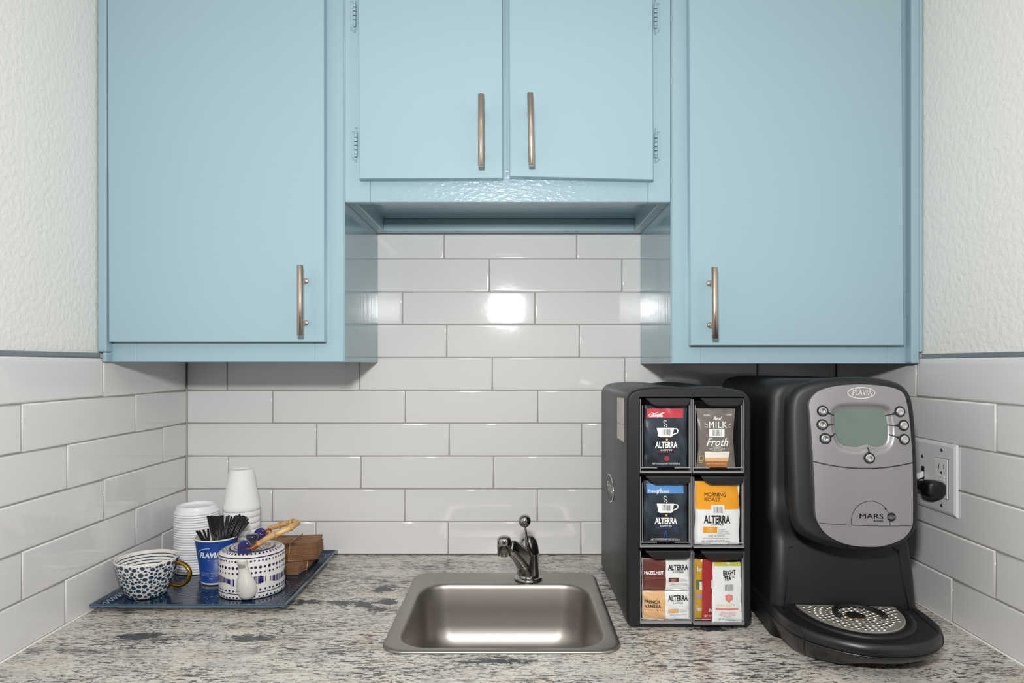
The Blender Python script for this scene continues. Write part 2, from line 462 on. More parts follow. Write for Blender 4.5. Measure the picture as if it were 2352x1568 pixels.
# ================================================================ UPPER CABINETS
YC = 1.228; YD = 1.209; ZTOP = CZ + .80
def frame_panel(m, x0, x1, z0, z1, mat='blue'): m.box(x0, x1, YC, YC + .019, z0, z1, mat, .0012, 2)
def door(parent, poly_pts, label=None):
    m = MB()
    n = len(poly_pts)
    rings = []
    for ins, y in ((0, YC - .0008), (0, YD + .0022), (.0006, YD + .0008), (.0018, YD)):
        rings.append([(x, y, z) for x, z in inset(poly_pts, ins)])
    m.loft(rings, 'blue', smooth=False)
    o = m.build('door', parent)
    if label: o['label'] = label
    return o
def bar_pull(parent, xc, z0, z1, tilt=0.0):
    m = MB(); y = 1.177; r = .0056
    zc = (z0+z1)/2; dx = tilt
    a, b = (xc + dx, y, z0), (xc - dx, y, z1)
    m.cyl(a, b, r, 'brushed', 24, bev=.0006)
    for s in (-.038, .038):
        xx = xc - dx * s / ((z1-z0)/2)
        m.cyl((xx, y, zc + s), (xx, YD - .0022, zc + s), .0042, 'brushed', 16)
        m.cyl((xx, YD - .0022, zc + s), (xx, YD + .0002, zc + s), .0055, 'brushed', 16)
    return m.build('handle', parent)
def hinge(parent, x, z0, z1, side):
    m = MB(); zc = (z0 + z1) / 2; L_ = z1 - z0
    kn = 5; h = L_ * .62 / kn
    for i in range(kn):
        a = zc - L_*.31 + i*h
        m.cyl((x, YC - .006, a + .0006), (x, YC - .006, a + h - .0006), .0032, 'blue', 12, bev=.0006)
    m.cyl((x, YC - .006, zc - L_*.31), (x, YC - .006, zc + L_*.31), .0024, 'dark_gap', 10)
    for s in (-1, 1):
        m.sphere((x, YC - .006, zc + s*(L_*.33)), .003, 'blue', 10)
        # decorative leaf tip on the frame
        pts = [(x + side*.001, YC - .001, zc + s*L_*.34), (x + side*.0045, YC-.001, zc + s*L_*.37),
               (x + side*.007, YC-.001, zc + s*L_*.40), (x + side*.003, YC-.001, zc + s*L_*.44), (x, YC-.001, zc + s*L_*.5)]
        m.tube(pts, .0016, 'blue', 8)
        m.cyl((x + side*.002, YC-.003, zc + s*L_*.42), (x + side*.002, YC, zc + s*L_*.42), .0022, 'blue', 10)
    m.box(min(x, x+side*.009), max(x, x+side*.009), YC - .0018, YC + .0005, zc - L_*.36, zc + L_*.36, 'blue', .0006, 1)
    return m.build('hinge', parent)

# --- left tall unit
cab = thing('wall_cabinet', 'tall blue wall cabinet above the tray, bar pull low on its door', 'cabinet', (-.53, 1.38, CZ + .004), 'blue wall cabinets')
zb = CZ + .004
m = MB()
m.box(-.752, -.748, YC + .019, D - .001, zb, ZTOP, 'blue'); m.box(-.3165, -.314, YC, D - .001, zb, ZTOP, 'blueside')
m.box(-.748, -.3165, YC + .019, D - .001, zb + .0185, zb + .031, 'blue'); m.box(-.748, -.3165, D - .018, D - .001, zb + .002, zb + .0185, 'blue')
m.box(-.748, -.3165, YC + .019, D - .001, ZTOP - .012, ZTOP, 'blue'); m.box(-.748, -.3165, D - .006, D - .001, zb + .031, ZTOP - .012, 'blue')
m.build('carcass', cab)
m = MB()
frame_panel(m, -.752, -.70, zb + .0, ZTOP); frame_panel(m, -.37, -.3168, zb, ZTOP)
frame_panel(m, -.7002, -.3698, zb, zb + .06); frame_panel(m, -.7002, -.3698, ZTOP - .05, ZTOP)
m.build('face_frame', cab)
m = MB(); m.box(-.7595, -.7435, 1.2085, YC - .0003, CZ + .0222, ZTOP, 'blue', .003, 3)
m.box(-.7515, -.7435, 1.2085, YC - .0003, zb, CZ + .0215, 'blue', .0025, 3); m.build('scribe_strip', cab)
zd = CZ + .0404
dr = door(cab, [(-.7395, zd), (-.3465, zd), (-.3475, ZTOP - .02), (-.742, ZTOP - .02)])
bar_pull(dr, -.3803, WZ(770, 1.177), WZ(609, 1.177))
hinge(dr, -.7425, WZ(735, 1.22), WZ(660, 1.22), -1); hinge(dr, -.7435, WZ(50, 1.22), WZ(-25, 1.22), -1)

# --- right tall unit
cab = thing('wall_cabinet', 'tall blue wall cabinet above the coffee machine, bar pull low on its door', 'cabinet', (.51, 1.38, CZ + .001), 'blue wall cabinets')
zb = CZ + .001
m = MB()
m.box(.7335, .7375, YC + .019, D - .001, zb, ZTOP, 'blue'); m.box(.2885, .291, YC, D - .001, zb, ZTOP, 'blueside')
m.box(.291, .7335, YC + .019, D - .001, zb + .0185, zb + .031, 'blue'); m.box(.291, .7335, D - .018, D - .001, zb + .002, zb + .0185, 'blue')
m.box(.291, .7335, YC + .019, D - .001, ZTOP - .012, ZTOP, 'blue'); m.box(.291, .7335, D - .006, D - .001, zb + .031, ZTOP - .012, 'blue')
m.build('carcass', cab)
m = MB()
frame_panel(m, .2912, .345, zb, ZTOP); frame_panel(m, .69, .7375, zb, ZTOP)
frame_panel(m, .3448, .6902, zb, zb + .06); frame_panel(m, .3448, .6902, ZTOP - .05, ZTOP)
m.build('face_frame', cab)
m = MB(); m.box(.7225, .7375, 1.2085, YC - .0003, zb, ZTOP, 'blue', .003, 3)
m.box(.7365, .7435, 1.2085, YC + .004, CZ + .022, ZTOP, 'blue', .002, 2); m.build('scribe_strip', cab)
zd = CZ + .0341
dr = door(cab, [(.3211, zd), (.7095, zd), (.7045, ZTOP - .02), (.3170, ZTOP - .02)])
bar_pull(dr, WX(1642, 1.177), WZ(777, 1.177), WZ(613, 1.177), .0006)
hinge(dr, .7125, WZ(735, 1.22), WZ(660, 1.22), 1); hinge(dr, .708, WZ(60, 1.22), WZ(-15, 1.22), 1)

# --- middle short unit
cab = thing('wall_cabinet', 'short two-door blue wall cabinet between the tall ones, open above the sink', 'cabinet', (-.013, 1.38, CZ + .2995), 'blue wall cabinets')
zb = CZ + .2995
m = MB()
m.box(-.3138, -.2948, YC + .019, D - .001, zb, ZTOP, 'blue', .001, 1); m.box(.2693, .2883, YC + .019, D - .001, zb, ZTOP, 'blue', .001, 1)
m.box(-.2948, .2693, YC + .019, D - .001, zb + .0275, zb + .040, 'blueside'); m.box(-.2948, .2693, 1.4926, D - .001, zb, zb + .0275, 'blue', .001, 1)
m.box(-.2948, .2693, YC + .019, D - .001, ZTOP - .012, ZTOP, 'blue'); m.box(-.2948, .2693, D - .006, D - .001, zb + .04, ZTOP - .012, 'blue')
m.build('carcass', cab)
m = MB()
frame_panel(m, -.3138, -.2672, zb, ZTOP); frame_panel(m, .2468, .2883, zb, ZTOP)
frame_panel(m, -.2670, .2466, zb, zb + .06, 'bluerough'); frame_panel(m, -.2670, .2466, ZTOP - .05, ZTOP)
m.box(-.0295, .0015, YC + .0005, YC + .0185, zb + .058, ZTOP - .045, 'blue', .0008, 1)
m.build('face_frame', cab)
d1 = door(cab, [(WX(825, YD), WZ(410.5, YD)), (WX(1155, YD), WZ(409, YD)), (WX(1153.5, YD), ZTOP - .02), (WX(822, YD), ZTOP - .02)])
bar_pull(d1, WX(1105, 1.177), WZ(382, 1.177), WZ(217, 1.177))
hinge(d1, WX(819, YC), WZ(369, 1.22), WZ(290, 1.22), -1); hinge(d1, WX(816, YC), WZ(70, 1.22), WZ(-9, 1.22), -1)
d2 = door(cab, [(WX(1170.5, YD), WZ(405, YD)), (WX(1501, YD), WZ(413, YD)), (WX(1499, YD), ZTOP - .02), (WX(1168.5, YD), ZTOP - .02)])
bar_pull(d2, WX(1219.5, 1.177), WZ(380, 1.177), WZ(214, 1.177), .0013)
hinge(d2, WX(1505, YC), WZ(371, 1.22), WZ(292, 1.22), 1); hinge(d2, WX(1504, YC), WZ(74, 1.22), WZ(-5, 1.22), 1)

# ================================================================ COUNTERTOP AND SINK
m = MB()
hx0, hx1, hy0, hy1 = -.195, .155, 1.012, 1.376     # sink cut-out
cx0, cx1, cy0, cy1 = XL + .0006, XR - .0006, .885, D - .0006
zt, zu = ZC, ZC - .03
o_ = [(cx0, cy0), (cx1, cy0), (cx1, cy1), (cx0, cy1)]; i_ = [(hx0, hy0), (hx1, hy0), (hx1, hy1), (hx0, hy1)]
vs = [(x, y, zt) for x, y in o_ + i_] + [(x, y, zu) for x, y in o_ + i_]
fs = []
for k in range(4):
    n = (k+1) % 4
    fs += [(k, n, 4+n, 4+k), (8+n, 8+k, 12+k, 12+n), (n, k, 8+k, 8+n), (4+k, 4+n, 12+n, 12+k)]
m.add(vs, fs, 'granite')
ct = tag(m.build('countertop', origin=(0, 1.2, ZC)), 'pale speckled granite countertop with grey and black streaks running under everything', 'countertop')
m = MB(); m.tube([(XL + .0012, .885, ZC + .0012), (XL + .0012, D - .002, ZC + .0012)], .0018, 'caulk', 8)
m.tube([(XR - .0012, .885, ZC + .0012), (XR - .0012, D - .002, ZC + .0012)], .0018, 'caulk', 8)
tag(m.build('trim_3'), kind='structure')

sink = thing('sink', 'small square stainless steel drop-in sink set into the granite', 'sink', (-.02, 1.19, ZC))
m = MB(); N_ = 10
def RR(cx, cy, hw, hh, r, z): return [(x, y, ZC + z) for x, y in rrect(cx, cy, hw, hh, r, N_)]
rings = [RR(-.02, 1.194, .1850, .1910, .034, .0004), RR(-.02, 1.194, .1855, .1915, .035, .0016),
         RR(-.02, 1.194, .1840, .1900, .034, .0036), RR(-.02, 1.194, .1800, .1860, .031, .0046),
         RR(-.02, 1.194, .1765, .1825, .029, .0040), RR(-.0205, 1.1665, .1665, .1505, .052, .0036),
         RR(-.0205, 1.1665, .1635, .1475, .052, .0026), RR(-.0205, 1.1665, .1615, .1455, .052, -.0005),
         RR(-.0205, 1.1665, .1600, .1440, .051, -.006), RR(-.0205, 1.1665, .1570, .1410, .050, -.045),
         RR(-.0205, 1.1665, .1545, .1385, .050, -.075), RR(-.0205, 1.1665, .151, .135, .050, -.092),
         RR(-.0205, 1.1665, .144, .128, .050, -.106), RR(-.0205, 1.1665, .133, .117, .046, -.1145),
         RR(-.0205, 1.1665, .118, .102, .04, -.118), RR(-.0205, 1.1665, .05, .05, .049, -.1205),
         RR(-.0205, 1.1665, .04, .04, .0395, -.121)]
m.loft(rings, 'steel', cap0=False, cap1=True); m.recalc = False
m.build('basin', sink)
m = MB(); m.lathe([(.041, -.1205), (.041, -.1175), (.036, -.1165), (.030, -.120), (.012, -.1215)], 'chrome', (-.0205, 1.1665, ZC), 32)
m.build('drain', sink)

# faucet
fx, fy, fz = .0273, 1.342, ZC + .0042
fc = thing('faucet', 'chrome single-lever faucet with a ball-tipped lever on the sink', 'faucet', (fx, fy, fz))
m = MB()
m.lathe([(.0265, 0), (.0285, .0015), (.0280, .0045), (.0250, .0060), (.0228, .0065), (.0222, .012), (.0220, .050), (.0226, .0515),
         (.0226, .0555), (.0222, .058), (.0205, .068), (.0165, .080), (.010, .0875), (.004, .0905), (.0005, .091)], 'chrome', (fx, fy, fz), 40)
m.build('body', fc)
# spout: a rounded box-section arm that rises towards the camera and slightly left
m = MB()
A = Vector((fx - .003, fy - .008, fz + .030)); B = W(1168, 1252, 1.243)
def sec(c, dirv, w, h):
    dirv = dirv.normalized(); side = dirv.cross(Vector((0, 0, 1))).normalized(); up = side.cross(dirv)
    return [tuple(c + side * a + up * b) for a, b in rrect(0, 0, w, h, min(w, h) * .55, 6)]
dirv = B - A
rings = []
for t, w, h in ((0, .0135, .019), (.2, .0135, .018), (.45, .0125, .016), (.7, .0118, .0145), (.88, .0115, .013), (.97, .010, .011), (1.0, .007, .007)):
    rings.append(sec(A + dirv * t + Vector((0, 0, .006 * math.sin(PI * t))), dirv, w, h))
m.loft(rings, 'chrome'); m.build('spout', fc)
m = MB()
q = W(1158, 1274, 1.240)
m.lathe([(.010, -.001), (.0128, 0), (.0128, .011), (.0133, .0115), (.0133, .027), (.0122, .031), (.0085, .0345), (.003, .036), (.0004, .0362)], 'chrome', tuple(q), 32)
m.lathe([(.0095, -.0005), (.0095, -.0015), (.0002, -.0016)], 'inner', tuple(q), 20)
m.build('aerator', fc)
m = MB()
k0 = Vector((fx + .001, fy - .0205, fz + .062)); k1 = W(1205, 1203, 1.318)
pts = catmull([k0, k0.lerp(k1, .35) + Vector((-.001, -.006, 0)), k0.lerp(k1, .7) + Vector((0, -.004, 0)), k1], 5)
n = len(pts); m.tube(pts, .005, 'chrome', 14, rs=[.0105 - .0065 * min(1, i / (n*.6)) for i in range(n)], flat=.6, up=(0, 1, 0))
m.cyl(k0 + Vector((0, -.004, -.004)), k0 + Vector((0, -.009, -.003)), .003, 'gold', 14)
m.sphere(W(1205, 1196, 1.318), .0126, 'chrome', 24)
m.build('lever', fc)

# ================================================================ OUTLET PLATE
pl = thing('wall_plate', 'white two-gang wall plate with a toggle switch and an outlet, behind the coffee machine', 'wall plate', (XR, 1.164, CZ - .195))
y0, y1, z0, z1 = 1.104, 1.224, CZ - .256, CZ - .1346
def yz(y, z, h): return (XR - h, y, z)
m = MB()
rings = []
for ins, h in ((0, .0008), (0, .0022), (.0015, .0040), (.005, .0056), (.0065, .0058)):
    rings.append([yz(a, b, h) for a, b in ((y0+ins, z0+ins), (y1-ins, z0+ins), (y1-ins, z1-ins), (y0+ins, z1-ins))])
m.loft(rings, 'plate', smooth=False); m.build('cover_plate', pl)
def side_box(m, ya, yb, za, zb_, h0, h1, mat, bev=.0004): m.box(XR - h1, XR - h0, ya, yb, za, zb_, mat, bev, 1)
m = MB()
yo = 1.139
side_box(m, yo - .0175, yo + .0175, CZ - .230, CZ - .161, .0045, .0060, 'dark_gap')
side_box(m, yo - .0165, yo + .0165, CZ - .229, CZ - .162, .0045, .0072, 'white', .0008)
for zz in (CZ - .176, CZ - .214):
    side_box(m, yo - .0075, yo - .0060, zz - .0035, zz + .0045, .0070, .0074, 'dark_gap', 0)
    side_box(m, yo + .0055, yo + .0070, zz - .0035, zz + .0045, .0070, .0074, 'dark_gap', 0)
    m.cyl((XR - .0070, yo, zz - .010), (XR - .0074, yo, zz - .010), .0022, 'dark_gap', 12)
side_box(m, yo - .0085, yo + .0085, CZ - .1945, CZ - .1905, .007, .0082, 'white'); side_box(m, yo - .0085, yo + .0085, CZ - .2000, CZ - .1960, .007, .0082, 'white')
m.build('outlet', pl)
m = MB(); ys = 1.193
side_box(m, ys - .0050, ys + .0050, CZ - .207, CZ - .183, .0045, .0060, 'dark_gap', 0)
m.box(-.0045, .0045, -.0035, .0035, 0, .016, 'white', .001, 2, T=Matrix.Translation((XR - .004, ys, CZ - .196)) @ Matrix.Rotation(math.radians(-115), 4, 'Y'))
m.build('toggle_switch', pl)
for (yy, zz) in ((yo, CZ - .1475), (yo, CZ - .2425), (ys, CZ - .165), (ys, CZ - .2255)):
    m = MB(); m.cyl((XR - .0055, yy, zz), (XR - .0068, yy, zz), .0032, 'chromebtn', 14, bev=.0004)
    m.box(XR - .0071, XR - .0066, yy - .0025, yy + .0025, zz - .0004, zz + .0004, 'dark_gap')
    m.build('screw', pl)
# ================================================================ TRAY GROUP
random.seed(7)
TZ = ZC + .0078                                # tray well surface
tcx, tcy, th_ = -.5725, 1.3325, .1725
def SQ(h, z, r=.004): return [(x, y, ZC + z) for x, y in rrect(tcx, tcy, h, h, r, 6)]
m = MB(); m.recalc = False
m.loft([SQ(th_-.032, 0), SQ(th_-.032, .0040), SQ(th_-.002, .0135), SQ(th_, .0150)], 'ceramic', cap0=True, cap1=False, smooth=False)
m.loft([SQ(th_, .0150), SQ(th_, .0175), SQ(th_-.003, .0180)], 'trayedge', cap0=False, cap1=False, smooth=False)
m.loft([SQ(th_-.003, .0180), SQ(th_-.021, .0085), SQ(th_-.024, .0072), SQ(th_-.028, .0072)], 'traytop', cap0=False, cap1=True, smooth=False)
def tray_dash(x, y, w, l, ang, slope=0):
    ca, sa = math.cos(ang), math.sin(ang); q = []
    for a, b in ((-w, -l), (w, -l), (w*.6, l), (-w*.6, l)):
        px, py = x + a*ca - b*sa, y + a*sa + b*ca
        e = th_ - max(abs(px - tcx), abs(py - tcy))
        z = .0180 - (e - .003) * (.0095/.018) if e < .021 else .0085 - (e-.021)*.43 if e < .024 else .0072
        q.append((px, py, ZC + z + .0004))
    m.add(q, [(0, 1, 2, 3)], 'trayink')
M['trayink'] = pmat('pale_tray_pattern', 'a9bfd0', .25, coat=.3)
for i in range(52):                            # zigzag band on all four rims
    t = -th_ + .020 + i * (2*th_ - .04) / 51
    a = .55 if i % 2 else -.55
    tray_dash(tcx + th_ - .0150, tcy + t, .0011, .0042, PI/2 + a); tray_dash(tcx - th_ + .0150, tcy + t, .0011, .0042, PI/2 + a); tray_dash(tcx + th_ - .0235, tcy + t, .0007, .0024, 0)
    tray_dash(tcx + t, tcy - th_ + .0150, .0009, .0040, PI/2); tray_dash(tcx + t, tcy + th_ - .0150, .0009, .0040, PI/2)
for (cx, cy, R, n) in ((tcx, tcy, .052, 34), (tcx, tcy, .035, 20), (tcx, tcy, .075, 44), (tcx, tcy, .105, 56), (tcx - .1, tcy - .11, .022, 12), (tcx + .03, tcy - .115, .022, 12), (tcx + .105, tcy-.03, .022, 12)):
    for i in range(n):
        a = 2*PI*i/n; tray_dash(cx + R*math.cos(a), cy + R*math.sin(a), .0007, .0026, a + (0 if n % 4 else .5))
tag(m.build('tray', origin=(tcx, tcy, ZC)), 'square navy blue ceramic tray with pale embossed pattern, on the countertop by the tiled wall', 'tray')

# ---- spotted cup with gold handle
ux, uy = -.6878, 1.243
cup = thing('cup', 'wide cream cup with navy spots outside, thin stripes inside and a gold handle', 'cup', (ux, uy, TZ))
m = MB(); m.recalc = False
RO = [(.027, 0), (.0320, .0005), (.0345, .003), (.0395, .012), (.0450, .028), (.0497, .044), (.0532, .058), (.0545, .066), (.0548, .0680)]
ri = [(.0541, .0694), (.0530, .0690), (.0518, .0670)]
m.lathe(RO + ri, 'ceramic', (ux, uy, TZ), 64, cap1=False)
def rad_at(z):
    for (r0, z0_), (r1, z1_) in zip(RO[1:], RO[2:]):
        if z <= z1_: return r0 + (r1-r0)*(z-z0_)/(z1_-z0_)
    return RO[-1][0]
# striped lining: fine rings alternately glazed
zs = [.067, .0632, .0614, .0575, .0557, .0520, .0502, .0465, .0447, .0410, .0392, .0355, .0338, .031, .0298, .024, .012, .005]
prof = [(rad_at(z) - .0032, z) for z in zs] + [(.024, .0038), (.0005, .0036)]
mats = ['ceramic', 'navy'] * 7 + ['ceramic'] * 6
m.lathe(prof, 'ceramic', (ux, uy, TZ), 64, cap0=False, mats=mats[:len(prof)-1])
pts = []
tries = 0
while len(pts) < 420 and tries < 24000:         # thrown ovals, kept apart
    tries += 1
    z = random.uniform(.004, .0645); a = random.uniform(-PI, PI)
    r = rad_at(z); s = random.choice((.0048, .0044, .0037, .0028) if tries < 9000 else (.0026, .0017))
    if all(math.hypot((a-b)*r if abs(a-b) < PI else 1, z-y) > (s + t) * .93 + .0006 for b, y, t in pts): pts.append((a, z, s))
for a, z, s in pts:
    rot = random.uniform(-.5, .5); q = []; e = random.uniform(.72, .95)
    for k in range(12):
        u, v = s*math.cos(2*PI*k/12), s*e*math.sin(2*PI*k/12)
        u, v = u*math.cos(rot) - v*math.sin(rot), u*math.sin(rot) + v*math.cos(rot)
        zz = min(max(z + v, .0012), .0676); rr = rad_at(zz) + .00035; aa = a + u / rr
        q.append((ux + rr*math.cos(aa), uy + rr*math.sin(aa), TZ + zz))
    m.add(q, [tuple(range(12))], 'navy')
m.build('bowl', cup)
m = MB()
hx = ux + rad_at(.055) - .002
hp = catmull([(hx, uy, TZ+.0590), (hx+.014, uy-.002, TZ+.0590), (hx+.0260, uy-.004, TZ+.0525), (hx+.0320, uy-.005, TZ+.040),
              (hx+.0265, uy-.005, TZ+.0255), (hx+.0130, uy-.004, TZ+.0180), (ux + rad_at(.020) - .002, uy, TZ+.0200)], 7)
m.tube(hp, .0046, 'gold', 14, flat=.8, up=(0, 1, 0)); o = m.build('cup_handle', cup); o['label'] = 'gold lustre handle'

# ---- stack of lids
lx, ly = -.6676, 1.395
def make_lid():
    o = MB(); o.recalc = False
    o.lathe([(.0428, 0), (.0441, .0010), (.0441, .0026), (.0431, .0040), (.0415, .0048), (.0398, .0120), (.0388, .0148), (.0370, .0158), (.0348, .0150),
             (.0335, .0120), (.0328, .0105), (.0020, .0100), (.0001, .0100)], 'lid', (0, 0, 0), 48, cap0=False)
    return o.build('lid', local=True)
lid = make_lid(); NL = 25
for i in range(NL):
    o = lid if i == 0 else lid.copy()
    if i: COL.objects.link(o)
    o.location = (lx + random.uniform(-.0004, .0004), ly + random.uniform(-.0004, .0004), TZ + .0002 + i * .0050); o.rotation_euler.z = random.random() * 6
    if i == NL - 1: tag(o, 'white plastic cup lid topmost on the tall lid stack, its raised rim showing', 'lid', 'stack of white cup lids')
    elif i == 0: tag(o, 'white plastic cup lid lying lowest in the tall lid stack on the tray', 'lid', 'stack of white cup lids')
    else: tag(o, 'white plastic cup lid held within the tall stack, only its edge ring showing', 'lid', 'stack of white cup lids')

# ---- nested foam cups upside down
gx, gy = -.5923, 1.440
def make_foam():
    o = MB(); o.recalc = False
    o.lathe([(.0367, .0010), (.0372, 0), (.0380, .0012), (.0380, .0104), (.0364, .0122), (.0253, .0855), (.0248, .0875), (.0235, .0885), (.0220, .0875), (.0215, .0862), (.0005, .0858)],
            'foam', (0, 0, 0), 48, cap0=False)
    o.lathe([(.0367, .0010), (.0358, .010), (.0250, .0835), (.0005, .0838)], 'foam', (0, 0, 0), 48, cap0=False)
    return o.build('foam_cup', local=True)
fcup = make_foam(); NF = 10; st = .0128
for i in range(NF):
    o = fcup if i == 0 else fcup.copy()
    if i: COL.objects.link(o)
    o.location = (gx, gy, TZ + .0002 + i * st - (0 if i < NF-1 else 0)); o.rotation_euler.z = random.random() * 6
    if i == NF - 1: tag(o, 'white foam cup upside down on top of the nested cup stack', 'cup', 'upside-down foam cups')
    elif i == 0: tag(o, 'white foam cup upside down at the bottom of the nested stack, on the tray', 'cup', 'upside-down foam cups')
    else: tag(o, 'white foam cup nested upside down mid-stack, only its rim band showing', 'cup', 'upside-down foam cups')

# ---- blue paper cup with stirrers
bx, by = -.591, 1.318; BH = .089
pc = thing('paper_cup', 'blue paper cup with white lettering holding black stir sticks on the tray', 'cup', (bx, by, TZ))
def br(z): return .0280 + (.0402 - .0280) * z / BH
m = MB(); m.recalc = False
m.lathe([(br(0) - .002, .002), (br(0), .0), (br(.0045), .0045), (br(.0045), .0045), (br(BH - .002), BH - .002)], 'paperblue', (bx, by, TZ), 56,
        cap0=False, cap1=False, mats=['paperwhite', 'paperwhite', 'paperblue', 'paperblue'])
m.lathe([(br(BH) - .0012, BH), (br(.02) - .0014, .02), (br(.006) - .0014, .006), (.0005, .006)], 'paperwhite', (bx, by, TZ), 56, cap0=False)
m.build('cup_wall', pc)
m = MB(); m.tube([(bx + br(BH)*math.cos(2*PI*i/56), by + br(BH)*math.sin(2*PI*i/56), TZ + BH - .0005) for i in range(56)], .0016, 'paperwhite', 10, closed=True)
m.build('rolled_rim', pc)
m = MB(); m.recalc = False
def oncup(u, z, h=.0004):                       # u = arc length round the front, z above the tray
    r = br(z) + h; a = -PI/2 + u / br(z) + .07
    return (bx + r*math.cos(a), by + r*math.sin(a), TZ + z)
def cuptext(s, u0, u1, z0, z1, bold=.0, shear=0):
    v, f = glyphs(s, bold, shear); m.add([oncup(u0 + a*(u1-u0), z0 + b*(z1-z0)) for a, b in v], f, 'printwhite')
cuptext('FLAVIA', -.021, .019, .0555, .0665, .03, .2)
def cupline(pts, w):
    for (a, b), (c, d) in zip(pts, pts[1:]):
        l = math.hypot(c-a, d-b); nx, nz = -(d-b)/l*w/2, (c-a)/l*w/2
        m.add([oncup(a+nx, b+nz), oncup(a-nx, b-nz), oncup(c-nx, d-nz), oncup(c+nx, d+nz)], [(0, 1, 2, 3)], 'printwhite')
cupline([(-.001 - .0255*math.cos(t), .062 + .0125*math.sin(t)) for t in [(-.35 + 2.0*i/14) for i in range(15)]], .0009)
cupline([(-.004 + .024*i/8, .0505 - .0012*math.sin(i/8*PI)) for i in range(9)], .0006)
m.build('brand_lettering', pc); m = MB(); m.recalc = False
for k in range(3): cuptext('printed paper cup 8 oz hot', -.021, -.003, .0245 - k*.0030, .0263 - k*.0030); 
for k in range(3): cuptext('caution contents hot', .000, .014, .0245 - k*.0030, .0263 - k*.0030)
cuptext('10 oz', -.003, .003, .0135, .0155)
m.build('fine_print', pc)
# stir sticks
def make_stick(L_):
    o = MB(); o.recalc = False
    for s in (-.00105, .00105): o.cyl((s, 0, 0), (s, 0, L_), .00115, 'stir', 8)
    return o.build('stir_stick', local=True)
stick = make_stick(.127)
specs = []                                      # (x at the rim, x and height of the tip) read off at the cup's distance
for a, b in zip((489, 492, 495, 498, 501, 504), (477, 481.5, 485.5, 489, 493, 496)): specs.append((a, b, 1184, 'left'))
for a, b in zip((500, 503.5, 507, 509.5, 513), (497.5, 501, 504.5, 508, 511.5)): specs.append((a, b, 1184, 'mid'))
for a, b in zip((514, 517, 521), (521.5, 526, 532)): specs.append((a, b, 1184, 'gap'))
for a, b, c in zip((519, 522, 525, 528, 531, 534, 537, 540, 543, 544), (540, 543.5, 547, 551, 555, 559, 562, 566, 570, 571), (1185, 1183, 1184, 1182, 1186, 1183, 1184, 1188, 1190, 1198)): specs.append((a, b, c, 'right'))
for a, b, c in ((466, 451, 1219), (471, 457, 1217), (474, 467, 1217), (479, 478, 1215)): specs.append((a, b, c, 'short'))
LAB = {'short': ('short black stir stick standing low against the left side of the blue cup', 'short stir sticks in the blue cup'),
       'left': ('long black stir stick in the bunch leaning towards the white lids', 'stir sticks leaning to the lids'),
       'mid': ('long black stir stick standing upright in the middle of the blue cup', 'upright stir sticks'),
       'gap': ('long black stir stick standing between the upright bunch and the leaning bunch', 'stir sticks between the bunches'),
       'right': ('long black stir stick in the bunch leaning towards the teapot handle', 'stir sticks leaning to the teapot')}
for i, (rp, tpx, ty, kind) in enumerate(specs):
    o = stick if i == 0 else stick.copy()
    if i: COL.objects.link(o)
    dd = by + (-.006 if kind == 'short' else (-.010, .003, .014, -.003)[i % 4])
    top = W(tpx, ty + random.uniform(-1.5, 1.5), dd + random.uniform(-.002, .002))
    rim = Vector((WX(rp, dd), dd, TZ + BH - .002))
    dv = (top - rim).normalized()
    foot = top - dv * ((top.z - TZ - .0065) / dv.z)
    off = Vector((foot.x - bx, foot.y - by, 0)); lim = .0250
    if off.length > lim:
        off = off.normalized() * lim; foot = Vector((bx + off.x, by + off.y, foot.z))
    dv = (top - foot); Lk = dv.length; dv.normalize()
    tag(o, LAB[kind][0], 'stir stick', LAB[kind][1])
    o.location = foot; o.scale.z = Lk / .127
    o.rotation_mode = 'QUATERNION'
    o.rotation_quaternion = Vector((0, 0, 1)).rotation_difference(dv)

# ---- teapot
px_, py_ = -.5016, 1.270; R = .0599; H = .0800
tp = thing('teapot', 'round cream teapot with blue dots and dashes, plain spout and bamboo handle', 'teapot', (px_, py_, TZ))
m = MB(); m.recalc = False
m.lathe([(.052, 0), (.0600, .0008), (R - .0005, .0045), (R, .010), (R, H - .007), (R - .0012, H - .003), (R - .004, H - .0008), (R - .007, H),
         (.050, H + .0018), (.0430, H + .0020), (.0418, H + .0005), (.0395, H - .0035), (.037, H - .0040)], 'ceramic', (px_, py_, TZ), 72, cap1=False)
def on_side(a, z, h=.00035): return (px_ + (R + h)*math.cos(a), py_ + (R + h)*math.sin(a), TZ + z)
def side_oval(a, z, ra, rz, n=10):
    m.add([on_side(a + ra*math.cos(2*PI*k/n)/R, z + rz*math.sin(2*PI*k/n)) for k in range(n)], [tuple(range(n))], 'cobalt')
def ring_band(z0, z1):
    N = 72; q = [on_side(2*PI*i/N, z) for z in (z0, z1) for i in range(N)]
    m.add(q, [(i, (i+1) % N, N + (i+1) % N, N + i) for i in range(N)], 'cobalt')
for z, n, r in ((.0697, 56, .0016), (.0577, 46, .0022), (.0480, 46, .0017), (.0163, 46, .0018), (.0042, 50, .0014)):
    for i in range(n):
        rr = r * random.uniform(1.0, 1.35); side_oval(2*PI*(i + random.uniform(-.1, .1))/n, z + random.uniform(-.0005, .0005), rr, rr)
i = 0; a = 0.0
while a < 2*PI - .02:                            # dashes grouped in bundles
    hgt = .0062 + .0022*math.sin(a*7)*math.sin(a*3 + 1); w = random.choice((.0006, .0008, .0014))
    zc = .0325 + .002*math.sin(a*5)
    m.add([on_side(a - w/R, zc - hgt), on_side(a + w/R, zc - hgt), on_side(a + w/R, zc + hgt), on_side(a - w/R, zc + hgt)], [(0, 1, 2, 3)], 'cobalt')
    a += random.uniform(.034, .052); i += 1
    if i % 19 == 0: a += .12
